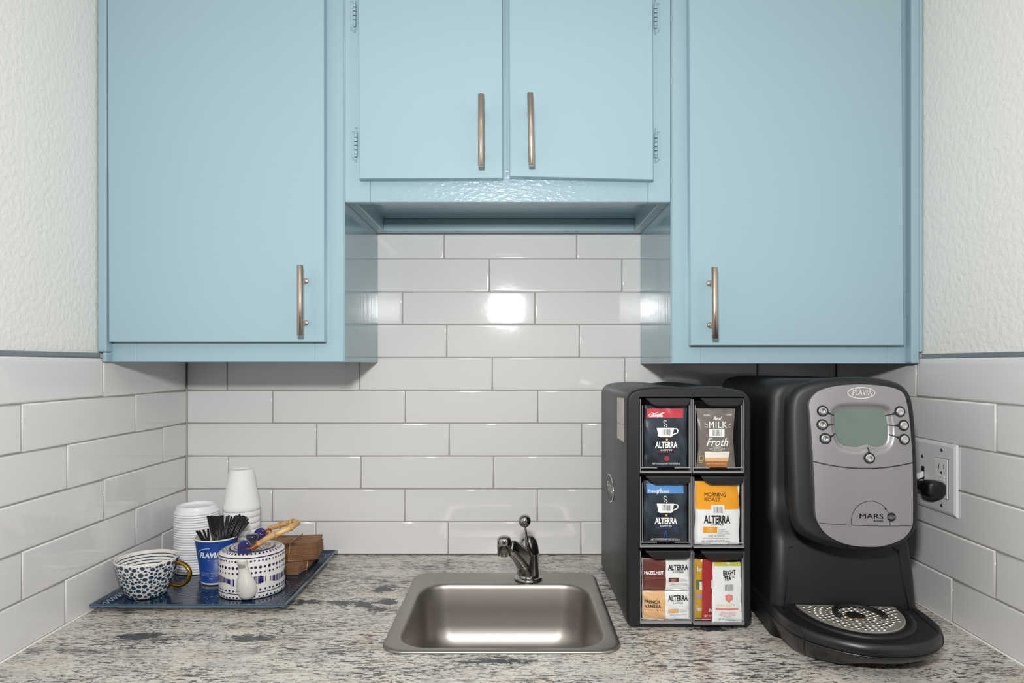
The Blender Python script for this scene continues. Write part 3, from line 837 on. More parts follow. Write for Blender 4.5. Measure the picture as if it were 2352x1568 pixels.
ring_band(.0748, .0768); ring_band(.0100, .0114)
def on_top(a, r): 
    z = H + .0018 * (R - .007 - r) / (R - .007 - .050) if r > .050 else H + .0019
    return (px_ + r*math.cos(a), py_ + r*math.sin(a), TZ + z + .0004)
for r, n, s in ((.0520, 46, .0017), (.0470, 40, .0012)):
    for i in range(n):
        a = 2*PI*i/n
        m.add([on_top(a + s*math.cos(2*PI*k/8)/r, r + s*math.sin(2*PI*k/8)*1.3) for k in range(8)], [tuple(range(8))], 'cobalt')
m.build('pot_body', tp)
m = MB(); m.recalc = False                       # lid
m.lathe([(.0415, H + .0012), (.0412, H + .0026), (.039, H + .0028), (.036, H + .0018), (.022, H + .0040), (.008, H + .0055), (.0005, H + .0056)], 'ceramic', (px_, py_, TZ), 60,
        cap0=False, mats=['cobalt', 'cobalt', 'ceramic', 'ceramic', 'ceramic', 'ceramic'])
for r, n, s in ((.0315, 28, .0015), (.0255, 20, .0015), (.0190, 14, .0013)):
    for i in range(n):
        a = 2*PI*i/n; z = H + .0018 + (.036 - r)/.014*.0022 + .0005
        m.add([(px_ + (r + s*math.sin(2*PI*k/8))*math.cos(a + s*math.cos(2*PI*k/8)/r), py_ + (r + s*math.sin(2*PI*k/8))*math.sin(a + s*math.cos(2*PI*k/8)/r), TZ + z) for k in range(8)], [tuple(range(8))], 'cobalt')
ld = m.build('pot_lid', tp)
m = MB(); m.lathe([(.006, H + .004), (.0065, H + .010), (.0100, H + .0145), (.0118, H + .019), (.0114, H + .0230), (.0085, H + .0252), (.0005, H + .0257)], 'inkblue', (px_, py_, TZ), 32)
m.build('knob', ld)
m = MB()                                         # spout towards the camera
sp = [((-.016, .004), .006, 0), ((-.0165, -.003), .0150, .017), ((-.0165, -.007), .0175, .021), ((-.017, -.0105), .0165, .029), ((-.0175, -.012), .0125, .040), ((-.0180, -.0135), .0092, .050), ((-.0185, -.0155), .0086, .056), ((-.0188, -.0165), .0094, .0595)]
sx0, sy0 = px_, py_ - R
rings = []
for z, rx, oy in ((.001, .004, .000), (.003, .0105, .001), (.009, .0160, .0020), (.0180, .0186, .002), (.0280, .0183, -.001), (.0380, .0155, -.005), (.0480, .0118, -.009), (.0600, .0093, -.0135), (.0680, .0087, -.017), (.0745, .0095, -.020), (.0775, .0100, -.021)):
    rings.append([(sx0 + .0125 + rx*math.cos(2*PI*i/28), sy0 + .002 + oy + rx*.80*math.sin(2*PI*i/28), TZ + z) for i in range(28)])
m.loft(rings, 'ceramic', cap1=False); m.recalc = False
r0 = rings[-1]; c0 = Vector((sx0 + .0125, sy0 + .002 - .021, TZ + .0775))
m.loft([r0, [tuple(c0 + (Vector(p) - c0)*.78) for p in r0], [tuple(c0 + (Vector(p) - c0)*.6 + Vector((0, 0, -.012))) for p in r0]], 'ceramic', cap0=False, mats=['ceramic', 'ceramic'])
m.build('spout', tp)
def lug(x, y, ang):
    m = MB(); T = Matrix.Translation((x, y, TZ + H - .001)) @ Matrix.Rotation(ang, 4, 'Z') @ Matrix.Diagonal((1, 1, 1.12, 1))
    out = [(-.0115, 0), (.0115, 0), (.0118, .012)] + [(.0118*math.cos(t), .012 + .0118*math.sin(t)) for t in [PI*i/10 for i in range(1, 10)]] + [(-.0118, .012)]
    rings = []
    for ins, yy in ((.0025, -.0055), (.0006, -.0045), (0, -.003), (0, .003), (.0006, .0045), (.0025, .0055)):
        rings.append([(a, yy, b) for a, b in inset(out, ins)])
    m.loft(rings, 'cobalt', T=T, smooth=True)
    m.tube([(0.0035*math.cos(2*PI*i/14), -.0057, .012 + .0035*math.sin(2*PI*i/14)) for i in range(14)], .0008, 'inkblue', 6, closed=True, T=T)
    return m.build('lug', tp)
L1 = Vector((px_ + .0035, py_ - .0455, 0)); L2 = Vector((px_ - .003, py_ + .0475, 0))
lug(L1.x, L1.y, .05); lug(L2.x, L2.y, .05)
hb = [(L1.x + .004, L1.y - .0062, TZ+H+.0115), (L1.x + .0155, L1.y - .003, TZ+H+.0120), W(613, 1236, 1.222), W(640, 1224, 1.228), W(664, 1213, 1.238), W(678, 1204, 1.256), W(682, 1199.5, 1.280),
      W(677, 1198, 1.303), W(664, 1200, 1.318), W(642, 1206, 1.327), W(620, 1213, 1.332), (L2.x + .0155, L2.y + .002, TZ+H+.0155), (L2.x + .004, L2.y - .0062, TZ+H+.0130)]
hp = catmull(hb[1:-1], 7); n = len(hp)
m = MB(); m.tube(hp, .0052, 'bamboo', 14, rs=[.0046 + .0010*math.sin(PI*i/(n-1)) for i in range(n)])
for i in (12, 22, 34, 45, 56):
    if i < n - 1:
        t = (hp[i+1] - hp[i]).normalized(); m.tube([hp[i] - t*.0015, hp[i] - t*.0005, hp[i] + t*.0005, hp[i] + t*.0015], .0066, 'bamboo', 14, rs=[.0058, .0070, .0070, .0058])
bh = m.build('bamboo_handle', tp); bh['label'] = 'curved bamboo handle lying over'
for seg, pr in ((hp[:4], (hb[0], hb[1], hp[2])), (hp[-4:], (hb[-1], hb[-2], hp[-3]))):
    m = MB()
    for k in range(len(seg) - 1):
        for q in range(3):
            p = seg[k].lerp(seg[k+1], q/3); t = (seg[k+1]-seg[k]).normalized()
            m.tube([p - t*.0005, p + t*.0005], .0056, 'copper', 12, rs=[.0056, .0056])
    m.tube([Vector(pr[0]), Vector(pr[1]), Vector(pr[2])], .0016, 'copper', 8)
    m.build('wire_wrap', bh)

# ---- brown corrugated sleeves in two banded bundles
def make_sleeve(w, dpt, t):
    o = MB(); n = 10; top, bot = [], []
    outer = [(w/2 * (2*i/n - 1) , -dpt/2 - .006*(1 - (2*i/n - 1)**2) + .003) for i in range(n+1)]
    inner = [(w/2 * .93 * (1 - 2*i/n), dpt/2 - .006*(1 - (2*i/n - 1)**2) + .003) for i in range(n+1)]
    out = outer + inner
    rings = [[(a, b, 0) for a, b in out], [(a, b, t) for a, b in out]]
    o.loft(rings, 'kraft', smooth=False)
    return o.build('cup_sleeve', local=True)
slv = make_sleeve(.128, .066, .00125); first = True
def bundle(cx, cy, z, n, rot, top_label, mid_label, group, bow=.0):
    global first
    for i in range(n):
        o = slv if first else slv.copy()
        if not first: COL.objects.link(o)
        first = False
        o.location = (cx + random.uniform(-.0016, .0016), cy + random.uniform(-.0016, .0016), z + i*.00185)
        o.rotation_euler = (0, 0, rot + random.uniform(-.02, .02))
        tag(o, top_label if i == n-1 else mid_label, 'cup sleeve', group)
LBX, LBY, LBZ = -.482, 1.418, TZ + .0003
# lower bundle kept behind the teapot; upper one stacked further back
bundle(-.4705, 1.419, LBZ, 9, PI/2 - .03, 'brown cardboard cup sleeve topmost of the low banded bundle on the tray', 'brown cardboard cup sleeve inside the low banded bundle on the tray', 'lower sleeve bundle')
UZ = LBZ + 9 * .00185 + .0022
UBX, UBY = -.4815, 1.4255
bundle(UBX, UBY, UZ, 20, .03, 'brown cardboard cup sleeve topmost of the tall upper banded bundle', 'brown cardboard cup sleeve inside the tall upper banded bundle', 'upper sleeve bundle')
def band(cx, cy, z0, z1, dy, rot, label, ang=0, x=.008):
    m = MB(); T = Matrix.Translation((cx, cy, 0)) @ Matrix.Rotation(rot, 4, 'Z')
    e = dy/2 + .0048
    P = [(x, -e, z0), (x + ang*.3, -e, (z0+z1)/2), (x + ang, -e, z1), (x + .004, 0, z1 + .0002), (x + .007, e, z1), (x + .005, e, z0), (x + .002, 0, z0 - .0002)]
    m.tube([Vector(P[0]), Vector(P[1]), Vector(P[2]), Vector(P[3]), Vector(P[4]), Vector(P[5]), Vector(P[6])], .0009, 'band', 8, closed=True, T=T)
    return tag(m.build('rubber_band', origin=(cx, cy, z0)), label, 'rubber band')
band(UBX, UBY, UZ - .0006, UZ + 20*.00185 + .0006, .066, .03, 'tan rubber band round the tall upper bundle of sleeves', .003)
band(-.4705, 1.419, LBZ + .0008, LBZ + 9*.00185 + .0010, .066, PI/2 - .03, 'tan rubber band round the low bundle of sleeves', .004, -.032)
# ================================================================ POUCH RACK
rx0, rx1, ry0, ry1 = .186, .394, 1.100, 1.432
RB = ZC + .001; RT = CZ - .0385
rack = thing('pouch_rack', 'charcoal countertop rack with six clear-fronted drawers of drink pouches', 'rack', (.29, 1.266, ZC))
def rack_outline():
    pts = []
    def corner(cx, cz, r, a0, a1, n=7):
        for i in range(n):
            a = a0 + (a1-a0)*i/(n-1); pts.append((cx + r*math.cos(a), cz + r*math.sin(a)))
    r = .020
    corner(rx1 - .012, RB + .012, .012, -PI/2, 0, 5); corner(rx1 - .026, RT - .030, .026, 0, PI*.42, 9)
    # two shallow humps, one over each column of drawers
    mid = .2885
    for i in range(1, 14):
        t = i/14; x = (rx1 - .0225) + (mid - rx1 + .0225) * t; pts.append((x, RT - .0045 + .0062*math.sin(PI*(.10 + .82*t)) - .0018*(1-t)))
    for i in range(0, 14):
        t = i/13; x = mid + (rx0 + .0205 - mid) * t; pts.append((x, RT - .0030 + .0045*math.sin(PI*(.08 + .80*t)) - .001*t))
    corner(rx0 + r, RT - .0035 - r, r, PI*.55, PI, 7); corner(rx0 + .012, RB + .012, .012, PI, PI*1.5, 5)
    return pts
RO_ = rack_outline()
ox0, ox1, oz0, oz1 = WX(1469, 1.1), WX(1709, 1.1), WZ(1433.5, 1.1), WZ(911, 1.1)
m = MB()
rings = [[(x, y, z) for x, z in inset(RO_, ins)] for ins, y in ((.010, ry1), (.004, ry1 - .002), (0, ry1 - .010), (0, ry0 + .008), (.0008, ry0 + .004), (.0024, ry0 + .0014), (.0045, ry0))]
cxm, czm = (ox0+ox1)/2, (oz0+oz1)/2
def to_rect(x, z):
    dx, dz = x - cxm, z - czm; s = min((ox1-cxm)/max(abs(dx), 1e-9), (oz1-czm)/max(abs(dz), 1e-9)); return (cxm + dx*s, czm + dz*s)
# snap the outline points nearest each opening corner onto it
last = rings[-1]; rect = [to_rect(x, z) for x, y, z in last]
for c in ((ox0, oz0), (ox0, oz1), (ox1, oz0), (ox1, oz1)):
    k = min(range(len(rect)), key=lambda i: (rect[i][0]-c[0])**2 + (rect[i][1]-c[1])**2); rect[k] = c
rings.append([(x, ry0, z) for x, z in rect]); rings.append([(x, ry0 + .020, z) for x, z in rect]); 
k = len(rings)
m.loft(rings, 'rackblack', cap0=True, cap1=False, smooth=True, mats=['rackblack']*(k-2) + ['inner'])
for f in range(len(m.f)):
    pass
n = len(RO_)
for j in (len(rings)-3, len(rings)-2):           # flat front face and its opening stay flat-shaded
    for i in range(j*n, (j+1)*n): m.sm[i] = False
back = [(x, ry0 + .0205, z) for x, z in rect]
m.recalc = True
m.add([(ox0, ry0+.30, oz0), (ox1, ry0+.30, oz0), (ox1, ry0+.30, oz1), (ox0, ry0+.30, oz1), (ox0, ry0+.02, oz0), (ox1, ry0+.02, oz0), (ox1, ry0+.02, oz1), (ox0, ry0+.02, oz1)],
      [(0, 1, 2, 3), (4, 5, 1, 0), (7, 6, 2, 3), (4, 0, 3, 7), (5, 1, 2, 6)], 'inner')
m.build('housing', rack)
m = MB()                                          # divider between columns and shelves between rows
xd = WX(1589, 1.102)
m.box(xd - .0009, xd + .0009, ry0 + .003, ry0 + .29, oz0, oz1, 'inner', .0003, 1)
rowz = [(WZ(912, 1.1), WZ(1087, 1.1)), (WZ(1090, 1.1), WZ(1258, 1.1)), (WZ(1261, 1.1), WZ(1433, 1.1))]
for zz in (WZ(1088.5, 1.1), WZ(1259.5, 1.1)): m.box(ox0, ox1, ry0 + .004, ry0 + .29, zz - .0006, zz + .0006, 'inner', .0002, 1)
m.build('divider', rack)
cols = [(ox0 + .0008, xd - .0012), (xd + .0012, ox1 - .0008)]
def drawer(c, r, pull=0.0):
    x0, x1 = cols[c]; zt, zbm = rowz[r]; y = ry0 - .001 - pull
    zt -= .0012; zbm += .0012
    m = MB()
    m.box(x0 + .0015, x1 - .0015, y + .0003, y + .0018, zbm + .008, zt - .004, 'acrylic')
    dr_ = m.build('drawer', rack); dr_['label'] = 'clear plastic drawer front'
    m = MB(); t = .0012
    m.box(x0, x0 + t, y, y + .012, zbm, zt - .002, 'acedge', .0004, 1); m.box(x1 - t, x1, y, y + .012, zbm, zt - .002, 'acedge', .0004, 1)
    m.box(x0 + .0035, x0 + .0041, y + .0002, y + .0024, zbm + .008, zt - .012, 'acedge'); m.box(x1 - .0041, x1 - .0035, y + .0002, y + .0024, zbm + .008, zt - .012, 'acedge')
    w3 = (x1 - x0) * .33
    for xa, xb in ((x0 + t, x0 + w3), (x1 - w3, x1 - t)): m.box(xa, xb, y, y + .002, zbm + .0075, zbm + .0090, 'acedge', .0004, 1)
    m.box(x0, x1, y - .0008, y + .010, zbm, zbm + .0022, 'acedge', .0005, 1)
    m.box(x0 + t, x1 - t, y + .0008, y + .004, zbm + .0022, zbm + .0075, 'acrylic')
    m.build('drawer_rim', dr_)
    # black grip: a tab with one slanting and one rounded lower corner
    a0, a1 = x0 + (.0085 if c == 0 else .0115), x1 - .0030; zl = zt - .0140
    out = [(a1, zt), (a0, zt), (a0 + .0035, zt - .0045)] + [(a0 + .0070 + .012*(i/5), zt - .0085 - .0050*math.sin(PI/2*i/5)) for i in range(6)]
    out += [(a1 - .010 + .010*math.sin(PI/2*i/6), zt - .003 - .0105*math.cos(PI/2*i/6)) for i in range(7)]
    out = out[::1]
    m = MB(); rings = []
    for ins, yy in ((0, y + .003), (0, y - .004), (.0006, y - .0052), (.0018, y - .0058)): rings.append([(x, yy, z) for x, z in inset(out, ins)])
    m.loft(rings, 'rackblack', smooth=False); m.build('grip', dr_)
for c in range(2):
    for r in range(3): drawer(c, r, .004 if (c == 1 and r >= 1) else 0.0)
# side badge and sticker on the left flank (x = rx0)
m = MB(); bd, bz = 1.290, CZ - .2405
rings = []
for k, h in ((1.0, -.0003), (1.0, .0012), (.93, .0016), (.88, .0008)):
    rings.append([(rx0 - h, bd + .047*k*math.cos(2*PI*i/40), bz + .0265*k*math.sin(2*PI*i/40)) for i in range(40)])
m.loft(rings, 'rackblack', mats=['chromebtn', 'chromebtn', 'rackblack']); 
v, f = glyphs('FLAVIA', .02, .25)
m.add([(rx0 - .0012, bd + .036 - a*.072, bz - .0085 + b*.018) for a, b in v], f, 'chromebtn'); m.recalc = False
m.build('badge', rack)
m = MB(); m.tube([(xd, ry0 - .0003, oz1 + .0005), (xd + .0004, ry0 - .0001, RT - .006), (xd + .0004, ry0 + .004, RT - .0025), (xd, ry0 + .02, RT - .0015)], .0004, 'inner', 6)
m.build('top_seam', rack)
m = MB(); M['sticker'] = pmat('pale_sticker', 'cfc8bd', .6, var=(40, 'c2baae'))
m.add([(rx0 - .0004, 1.202, CZ - .0605), (rx0 - .0004, 1.1255, CZ - .0575), (rx0 - .0004, 1.1255, CZ - .1325), (rx0 - .0004, 1.202, CZ - .1330)], [(0, 1, 2, 3)], 'sticker')
m.add([(rx0 - .0005, 1.202, CZ - .1048), (rx0 - .0005, 1.1255, CZ - .1035), (rx0 - .0005, 1.1255, CZ - .1042), (rx0 - .0005, 1.202, CZ - .1055)], [(0, 1, 2, 3)], 'printgrey')
m.build('sticker', rack)

# ---------------------------------------------------------------- pouches
def pcol(name, c, rough=.32, **k):
    if name not in M: M[name] = pmat(name, c, rough, bump=(70, .25, .002), **k)
    return name
pcol('slate_foil', '1c2025', .28, var=(28, '38424e')); pcol('taupe_foil', '6c655f', .3, var=(22, '7d756e')); pcol('white_foil', 'eceded', .35)
pcol('red_foil', 'c43a48'); pcol('sky_foil', '5a93cf'); pcol('orange_foil', 'f0a325'); pcol('brown_foil', '6a3631'); pcol('tan_foil', 'e0b37e')
pcol('crimson_foil', 'a52830'); pcol('yellow_foil', 'd9a62c'); pcol('lime_foil', 'c6c43c'); pcol('peach_ink', 'df8a84'); pcol('pale_lime_ink', 'd8dbac')
pcol('dark_ink', '2b2523'); pcol('gold_ink', 'd8b84c'); pcol('rose_ink', 'a33a4a'); pcol('blue_ink', '3d62b0'); pcol('cream_ink', 'ece7dc'); pcol('caramel_ink', 'b0713f')
pcol('green_ink', '6b7a3a'); pcol('purple_ink', 'b59ac0'); pcol('olive_ink', 'b8902a')
def pouch(name, label, px0, px1, py0, py1, d, matfn, base, draw=None, warp=0.0, seed=1, thick=.009, vert=True, taper=0.0):
    """a crimped pouch; px/py give its size, d its distance; draw(P) prints on it with photo-scaled coordinates"""
    rnd = random.Random(seed); x0, x1, z0, z1 = WX(px0, d), WX(px1, d), WZ(py1, d), WZ(py0, d)
    ph = [rnd.uniform(0, 6) for _ in range(6)]
    def yf(x, z):
        u = (x - x0)/(x1 - x0); v = (z - z0)/(z1 - z0)
        u = min(max(u, 0), 1); v = min(max(v, 0), 1)
        bul = (max(0, 4*u*(1-u)))**.5 * (max(0, 4*v*(1-v)))**.5
        wr = .0007*math.sin(u*9 + ph[0] + 3*v) * (1 - bul*.6) + .0006*math.sin(v*14 + ph[1] + 4*u) * (1-bul*.5) + .0004*math.sin((u+v)*22 + ph[2])
        return d - thick*.5*bul + wr
    def edge(x, z):                               # slightly wavy outline
        u = (x-x0)/(x1-x0); v = (z-z0)/(z1-z0)
        dx = warp*math.sin(v*PI)*( .5 - u)*2*(x1-x0)*.04 + .0004*math.sin(v*11 + ph[3]) + taper*(u-.5)*(v-.5)*(x1-x0)
        return dx
    us = sorted(set([x0 + (x1-x0)*i/22 for i in range(23)] + [WX(p, d) for p in (base.get('xs') or [])]))
    vs = sorted(set([z0 + (z1-z0)*i/30 for i in range(31)] + [WZ(p, d) for p in (base.get('ys') or [])]))
    m = MB(); m.recalc = False
    def mf(u, v): return matfn((u*F/d + 1182), 836 - (v - CZ)*F/d)
    m.grid(us, vs, lambda u, v: (u + edge(u, v), yf(u, v), v), base['m'], True, mf)
    m.grid(us, vs, lambda u, v: (u + edge(u, v), 2*d + .0006 - yf(u, v), v), base['m'], True, None)
    # close the rim
    o = m.build(name, origin=((x0+x1)/2, d, z0)); tag(o, label, 'pouch', 'drink pouches in the rack drawers')
    if draw:
        P = MB(); P.recalc = False
        class Pen:
            def fn(s, x, z): return yf(x, z) - .00055
            def t(s, txt, a, b, c, e, mat, bold=.02, shear=0, sp=1.0, tilt=0): P.text(txt, WX(a, d), WX(b, d), WZ(e, d), WZ(c, d), mat, fn=s.fn, bold=bold, shear=shear, spacing=sp, tilt=tilt)
            def p(s, pts, mat, lift=0): P.poly([(WX(x, d), WZ(y, d)) for x, y in pts][::-1], mat, fn=lambda x, z: yf(x, z) - .0004 - lift)
            def r(s, a, b, c, e, mat, lift=0):
                n = max(1, int((b-a)/8)); 
                for i in range(n): s.p([(a + (b-a)*i/n, c), (a + (b-a)*(i+1)/n, c), (a + (b-a)*(i+1)/n, e), (a + (b-a)*i/n, e)], mat, lift)
            def l(s, pts, w, mat, lift=.0002): P.strip([(WX(x, d), WZ(y, d)) for x, y in pts], w*d/F, mat, fn=lambda x, z: yf(x, z) - .0004 - lift)
            def bars(s, a, b, c, e, mat='printblack', seed=3):
                q = random.Random(seed); x = a
                while x < b:
                    w = q.choice((.6, .9, 1.5)); s.p([(x, c), (min(x+w, b), c), (min(x+w, b), e), (x, e)], mat, .0003); x += w + q.choice((.7, 1.1, 1.6))
        draw(Pen()); P.build('printing', o)
    return o
def cupmark(p, x, y):                             # coffee cup with steam; (x, y) = centre of the bowl
    p.p([(x-21, y-10), (x+19, y-10), (x+15, y+8), (x-17, y+8)], 'printwhite')
    p.p([(x-20, y+7), (x+17, y+7), (x+12, y+11), (x-14, y+11)], 'printwhite')
    p.l([(x+18, y-8), (x+25, y-8), (x+28, y-4), (x+26, y+1), (x+17, y+5)], 2.6, 'printwhite')
    p.bars(x-8, x+11, y-7, y+6, 'printgrey')
    p.l([(x-2 + 3.2*math.cos(t), y-24 + 3.4*math.sin(t)) for t in [-.4 - i*.5 for i in range(9)]] + [(x+2, y-18), (x+3, y-15), (x+1, y-12)], 1.3, 'printwhite')
    p.l([(x-4, y-17), (x-2, y-14)], 1.3, 'printwhite')
def star(p, x, y, r, mat): p.p([(x + (r if i % 2 == 0 else r*.45)*math.sin(PI*i/5), y - (r if i % 2 == 0 else r*.45)*math.cos(PI*i/5)) for i in range(10)], mat, .0002)
d0 = 1.1085
def alterra(p, x, y, w, h, mat, cof=True, tilt=0):
    p.t('ALTERRA', x - w/2, x + w/2, y - h/2, y + h/2, mat, .035, 0, 1.0, tilt)
    if cof: p.t('COFFEE', x - w*.26, x + w*.26, y + h*.68, y + h*.93, mat, .03, 0, 1.3)
def f1(p):
    p.t('Colombia', 1489, 1521, 949, 957, 'printwhite', .035); p.l([(1495, 947), (1503, 949.5), (1511, 946)], 1, 'printwhite'); p.l([(1509, 957), (1516, 950), (1524, 947)], 2.2, 'printwhite')
    cupmark(p, 1528, 992); star(p, 1530, 1008, 4, 'gold_ink'); alterra(p, 1529, 1020.5, 51, 15, 'printwhite')
    p.l([(1508, 1036.5), (1551, 1036.5)], 1.2, 'rose_ink'); p.p([(1530 + 6*math.cos(t), 1052 + 6*math.sin(t)) for t in [2*PI*i/14 for i in range(14)]], 'rose_ink')
    p.t('NET WT/POIDS NET 0.28 OZ (8.0 g)', 1498, 1561, 1062, 1067, 'printwhite', .0, 0)
ys = [938, 959]
pouch('coffee_pouch', 'dark coffee pouch with a red band and white cup, top drawer nearest the sink', 1480, 1577, 930, 1072, d0,
      lambda x, y: 'red_foil' if (938 < y < 959 and 1484.6 < x < 1568) else 'slate_foil', {'m': 'slate_foil', 'ys': ys, 'xs': [1484.6, 1568]}, f1, seed=3)
def f2(p):
    p.t('French Roast', 1488, 1535, 1123, 1130, 'cream_ink', .03); p.l([(1508, 1133), (1512, 1125), (1517, 1121)], 1.6, 'printwhite')
    cupmark(p, 1528, 1165); star(p, 1529, 1181.5, 3.8, 'gold_ink'); alterra(p, 1528, 1194, 51, 15, 'printwhite')
    p.t('100% DARK ROASTED COFFEE', 1506, 1551, 1209, 1212, 'blue_ink', .0)
    p.l([(1528, 1217), (1524, 1232)], 1.2, 'blue_ink'); p.l([(1528, 1217), (1532, 1232)], 1.2, 'blue_ink'); p.l([(1525.5, 1226), (1530.5, 1226)], 1, 'blue_ink')
    p.t('NET WT/POIDS NET 0.32 OZ (9.0 g)', 1495, 1560, 1235, 1241, 'printwhite', .0)
pouch('coffee_pouch', 'dark coffee pouch with a sky blue band and white cup, middle drawer nearest the sink', 1479, 1577, 1103, 1245, d0,
      lambda x, y: 'sky_foil' if (1110 < y < 1132 and 1484 < x < 1569) else 'slate_foil', {'m': 'slate_foil', 'ys': [1110, 1132], 'xs': [1484, 1569]}, f2, seed=5)
def f3(p):
    p.t('100% REAL', 1615, 1630, 951, 955, 'printwhite', .0); p.t('COFFEE', 1667, 1680, 950, 954, 'printwhite', .0)
    p.t('Real', 1637, 1656, 956, 964, 'printwhite', .01, .35); p.t('MILK', 1627, 1668, 967, 982, 'printwhite', .016, 0, 1.15)
    for s, x in ((-1, 1624), (1, 1672)): p.l([(x, 976), (x + s*6, 972)], 1.6, 'printwhite'); p.l([(x, 980), (x + s*6, 980)], 1.4, 'printwhite')
    p.r(1627.5, 1662, 984, 1002.5, 'printwhite'); p.bars(1635, 1655, 986, 1000, 'printgrey', 6)
    p.t('Froth', 1621, 1671, 1005, 1023.5, 'printwhite', .012, .35)
    p.t('POWDERED', 1636, 1655, 1024.5, 1027, 'printwhite', .0); p.t('FOR CAPPUCCINOS', 1628, 1663, 1028.5, 1031, 'printwhite', .0); p.t('AND LATTES', 1635, 1656, 1032, 1034.5, 'printwhite', .0)
    p.p([(1617, 1036), (1674, 1036), (1672, 1050), (1618.5, 1050)], 'cream_ink', 0); p.p([(1618.5, 1050), (1672, 1050), (1671, 1058), (1619, 1058)], 'tan_foil'); p.p([(1619, 1058), (1671, 1058), (1669, 1072), (1620, 1072)], 'caramel_ink')
    p.t('NET WT 0.46 OZ (13 g)', 1623, 1664, 1062.5, 1066, 'cream_ink', .0)
    p.l([(1606, 1047), (1614, 1045), (1614, 1056), (1605, 1057), (1606, 1047)], 1.2, 'gold_ink'); p.l([(1605, 1060), (1609, 1062), (1613, 1059)], 1.2, 'gold_ink')
pouch('milk_pouch', 'taupe milk froth pouch with a glass of coffee pictured, top drawer nearest the machine', 1599, 1689, 938, 1073, d0, lambda x, y: 'taupe_foil', {'m': 'taupe_foil'}, f3, seed=9, warp=1.4)
dl = d0 - .0035
def f4(p):
    p.t('MORNING', 1617, 1665, 1129.5, 1139, 'dark_ink', .014); p.t('ROAST', 1617, 1653, 1141.5, 1150, 'dark_ink', .0)
    p.r(1632, 1662, 1158, 1178, 'white_foil'); p.bars(1637, 1658, 1162, 1176, 'printgrey', 8)
    p.t('ALTERRA', 1615, 1675, 1181.5, 1200, 'printblack', .035); p.t('COFFEE', 1630, 1660, 1200.5, 1205, 'printblack', .02, 0, 1.3)
    p.r(1613.5, 1646, 1208, 1222.5, 'orange_foil'); p.t('LIGHT', 1624, 1637, 1211, 1214, 'cream_ink', 0); p.t('ROAST', 1624, 1637, 1216, 1219, 'cream_ink', 0)
    p.t('100% ARABICA', 1649, 1663, 1213.5, 1216, 'printgrey', .0); p.t('GROUND COFFEE', 1649, 1671, 1218, 1220.5, 'printgrey', 0)
    p.l([(1646, 1224.5), (1675, 1224.5)], .6, 'printgrey'); p.t('SWEET & TOASTED', 1626, 1663, 1227, 1231, 'printgrey', 0); p.l([(1613, 1233.5), (1675, 1235)], .6, 'printgrey')
    p.t('NET WT/POIDS NET 0.23 OZ (6.6 g)', 1611, 1675, 1239, 1246, 'printblack', 0)
pouch('coffee_pouch', 'orange and white coffee pouch in the middle drawer nearest the coffee machine', 1596, 1698, 1105, 1250, dl,
      lambda x, y: 'orange_foil' if y < 1168.5 else 'white_foil', {'m': 'white_foil', 'ys': [1168.5]}, f4, seed=11)
def f5(p):
    p.t('HAZELNUT', 1479, 1523, 1309.5, 1317, 'printwhite', .03); p.t('naturally flavored', 1480, 1503, 1320, 1322, 'peach_ink', 0); p.l([(1480, 1325), (1522, 1325)], .6, 'peach_ink')
    alterra(p, 1556, 1301, 47, 13, 'printblack'); p.r(1534, 1558.5, 1324.5, 1335, 'brown_foil', .0001); p.t('LIGHT', 1541, 1551, 1327, 1329, 'cream_ink', 0); p.t('ROAST', 1541, 1551, 1331, 1333, 'cream_ink', 0)
    p.t('100% ARABICA', 1560, 1573, 1327, 1329.5, 'printgrey', 0); p.t('GROUND COFFEE', 1560, 1577, 1330.5, 1333, 'printgrey', 0); p.t('SWEET & NUTTY NOTES', 1539, 1577, 1338, 1341, 'printgrey', 0); p.l([(1535, 1343.5), (1580, 1343.5)], .6, 'printgrey')
pouch('coffee_pouch', 'brown and white hazelnut coffee pouch lying sideways, upper one in the bottom drawer', 1474, 1584, 1282, 1354, d0, lambda x, y: 'brown_foil' if x < 1528 else 'white_foil', {'m': 'white_foil', 'xs': [1528]}, f5, seed=13)
def f6(p):
    p.t('FRENCH', 1480, 1514, 1376, 1384, 'dark_ink', .035); p.t('VANILLA', 1480, 1517, 1386, 1394, 'dark_ink', .035); p.l([(1508, 1372), (1510, 1385), (1507, 1395), (1509, 1403)], 1.2, 'caramel_ink'); p.l([(1480, 1398), (1522, 1399)], .6, 'caramel_ink')
    alterra(p, 1556, 1372, 46, 13, 'printblack'); p.r(1533, 1557.5, 1396, 1405.5, 'tan_foil', .0001); p.t('LIGHT', 1541, 1550, 1398, 1400, 'dark_ink', 0); p.t('ROAST', 1541, 1550, 1402, 1404, 'dark_ink', 0)
    p.t('100% ARABICA', 1560, 1573, 1397.5, 1400, 'printgrey', 0); p.t('GROUND COFFEE', 1560, 1576, 1401.5, 1404, 'printgrey', 0); p.t('CREAMY VANILLA NOTES', 1537, 1576, 1408.5, 1411, 'printgrey', 0)
pouch('coffee_pouch', 'tan and white vanilla coffee pouch lying sideways at the bottom of its drawer', 1475, 1584, 1356, 1422, d0, lambda x, y: 'tan_foil' if x < 1527 else 'white_foil', {'m': 'white_foil', 'xs': [1527]}, f6, seed=15)
def f7(p):
    p.t('bright', 1600, 1632, 1300, 1314, 'cream_ink', .03); p.r(1597, 1614, 1330, 1352, 'green_ink'); p.r(1605, 1616, 1334, 1352, 'printwhite', .0002); p.r(1612, 1616, 1335, 1350, 'blue_ink', .0004)
    p.r(1597, 1618, 1363, 1372, 'purple_ink'); p.t('lemon', 1599, 1628, 1390, 1402, 'cream_ink', .03)
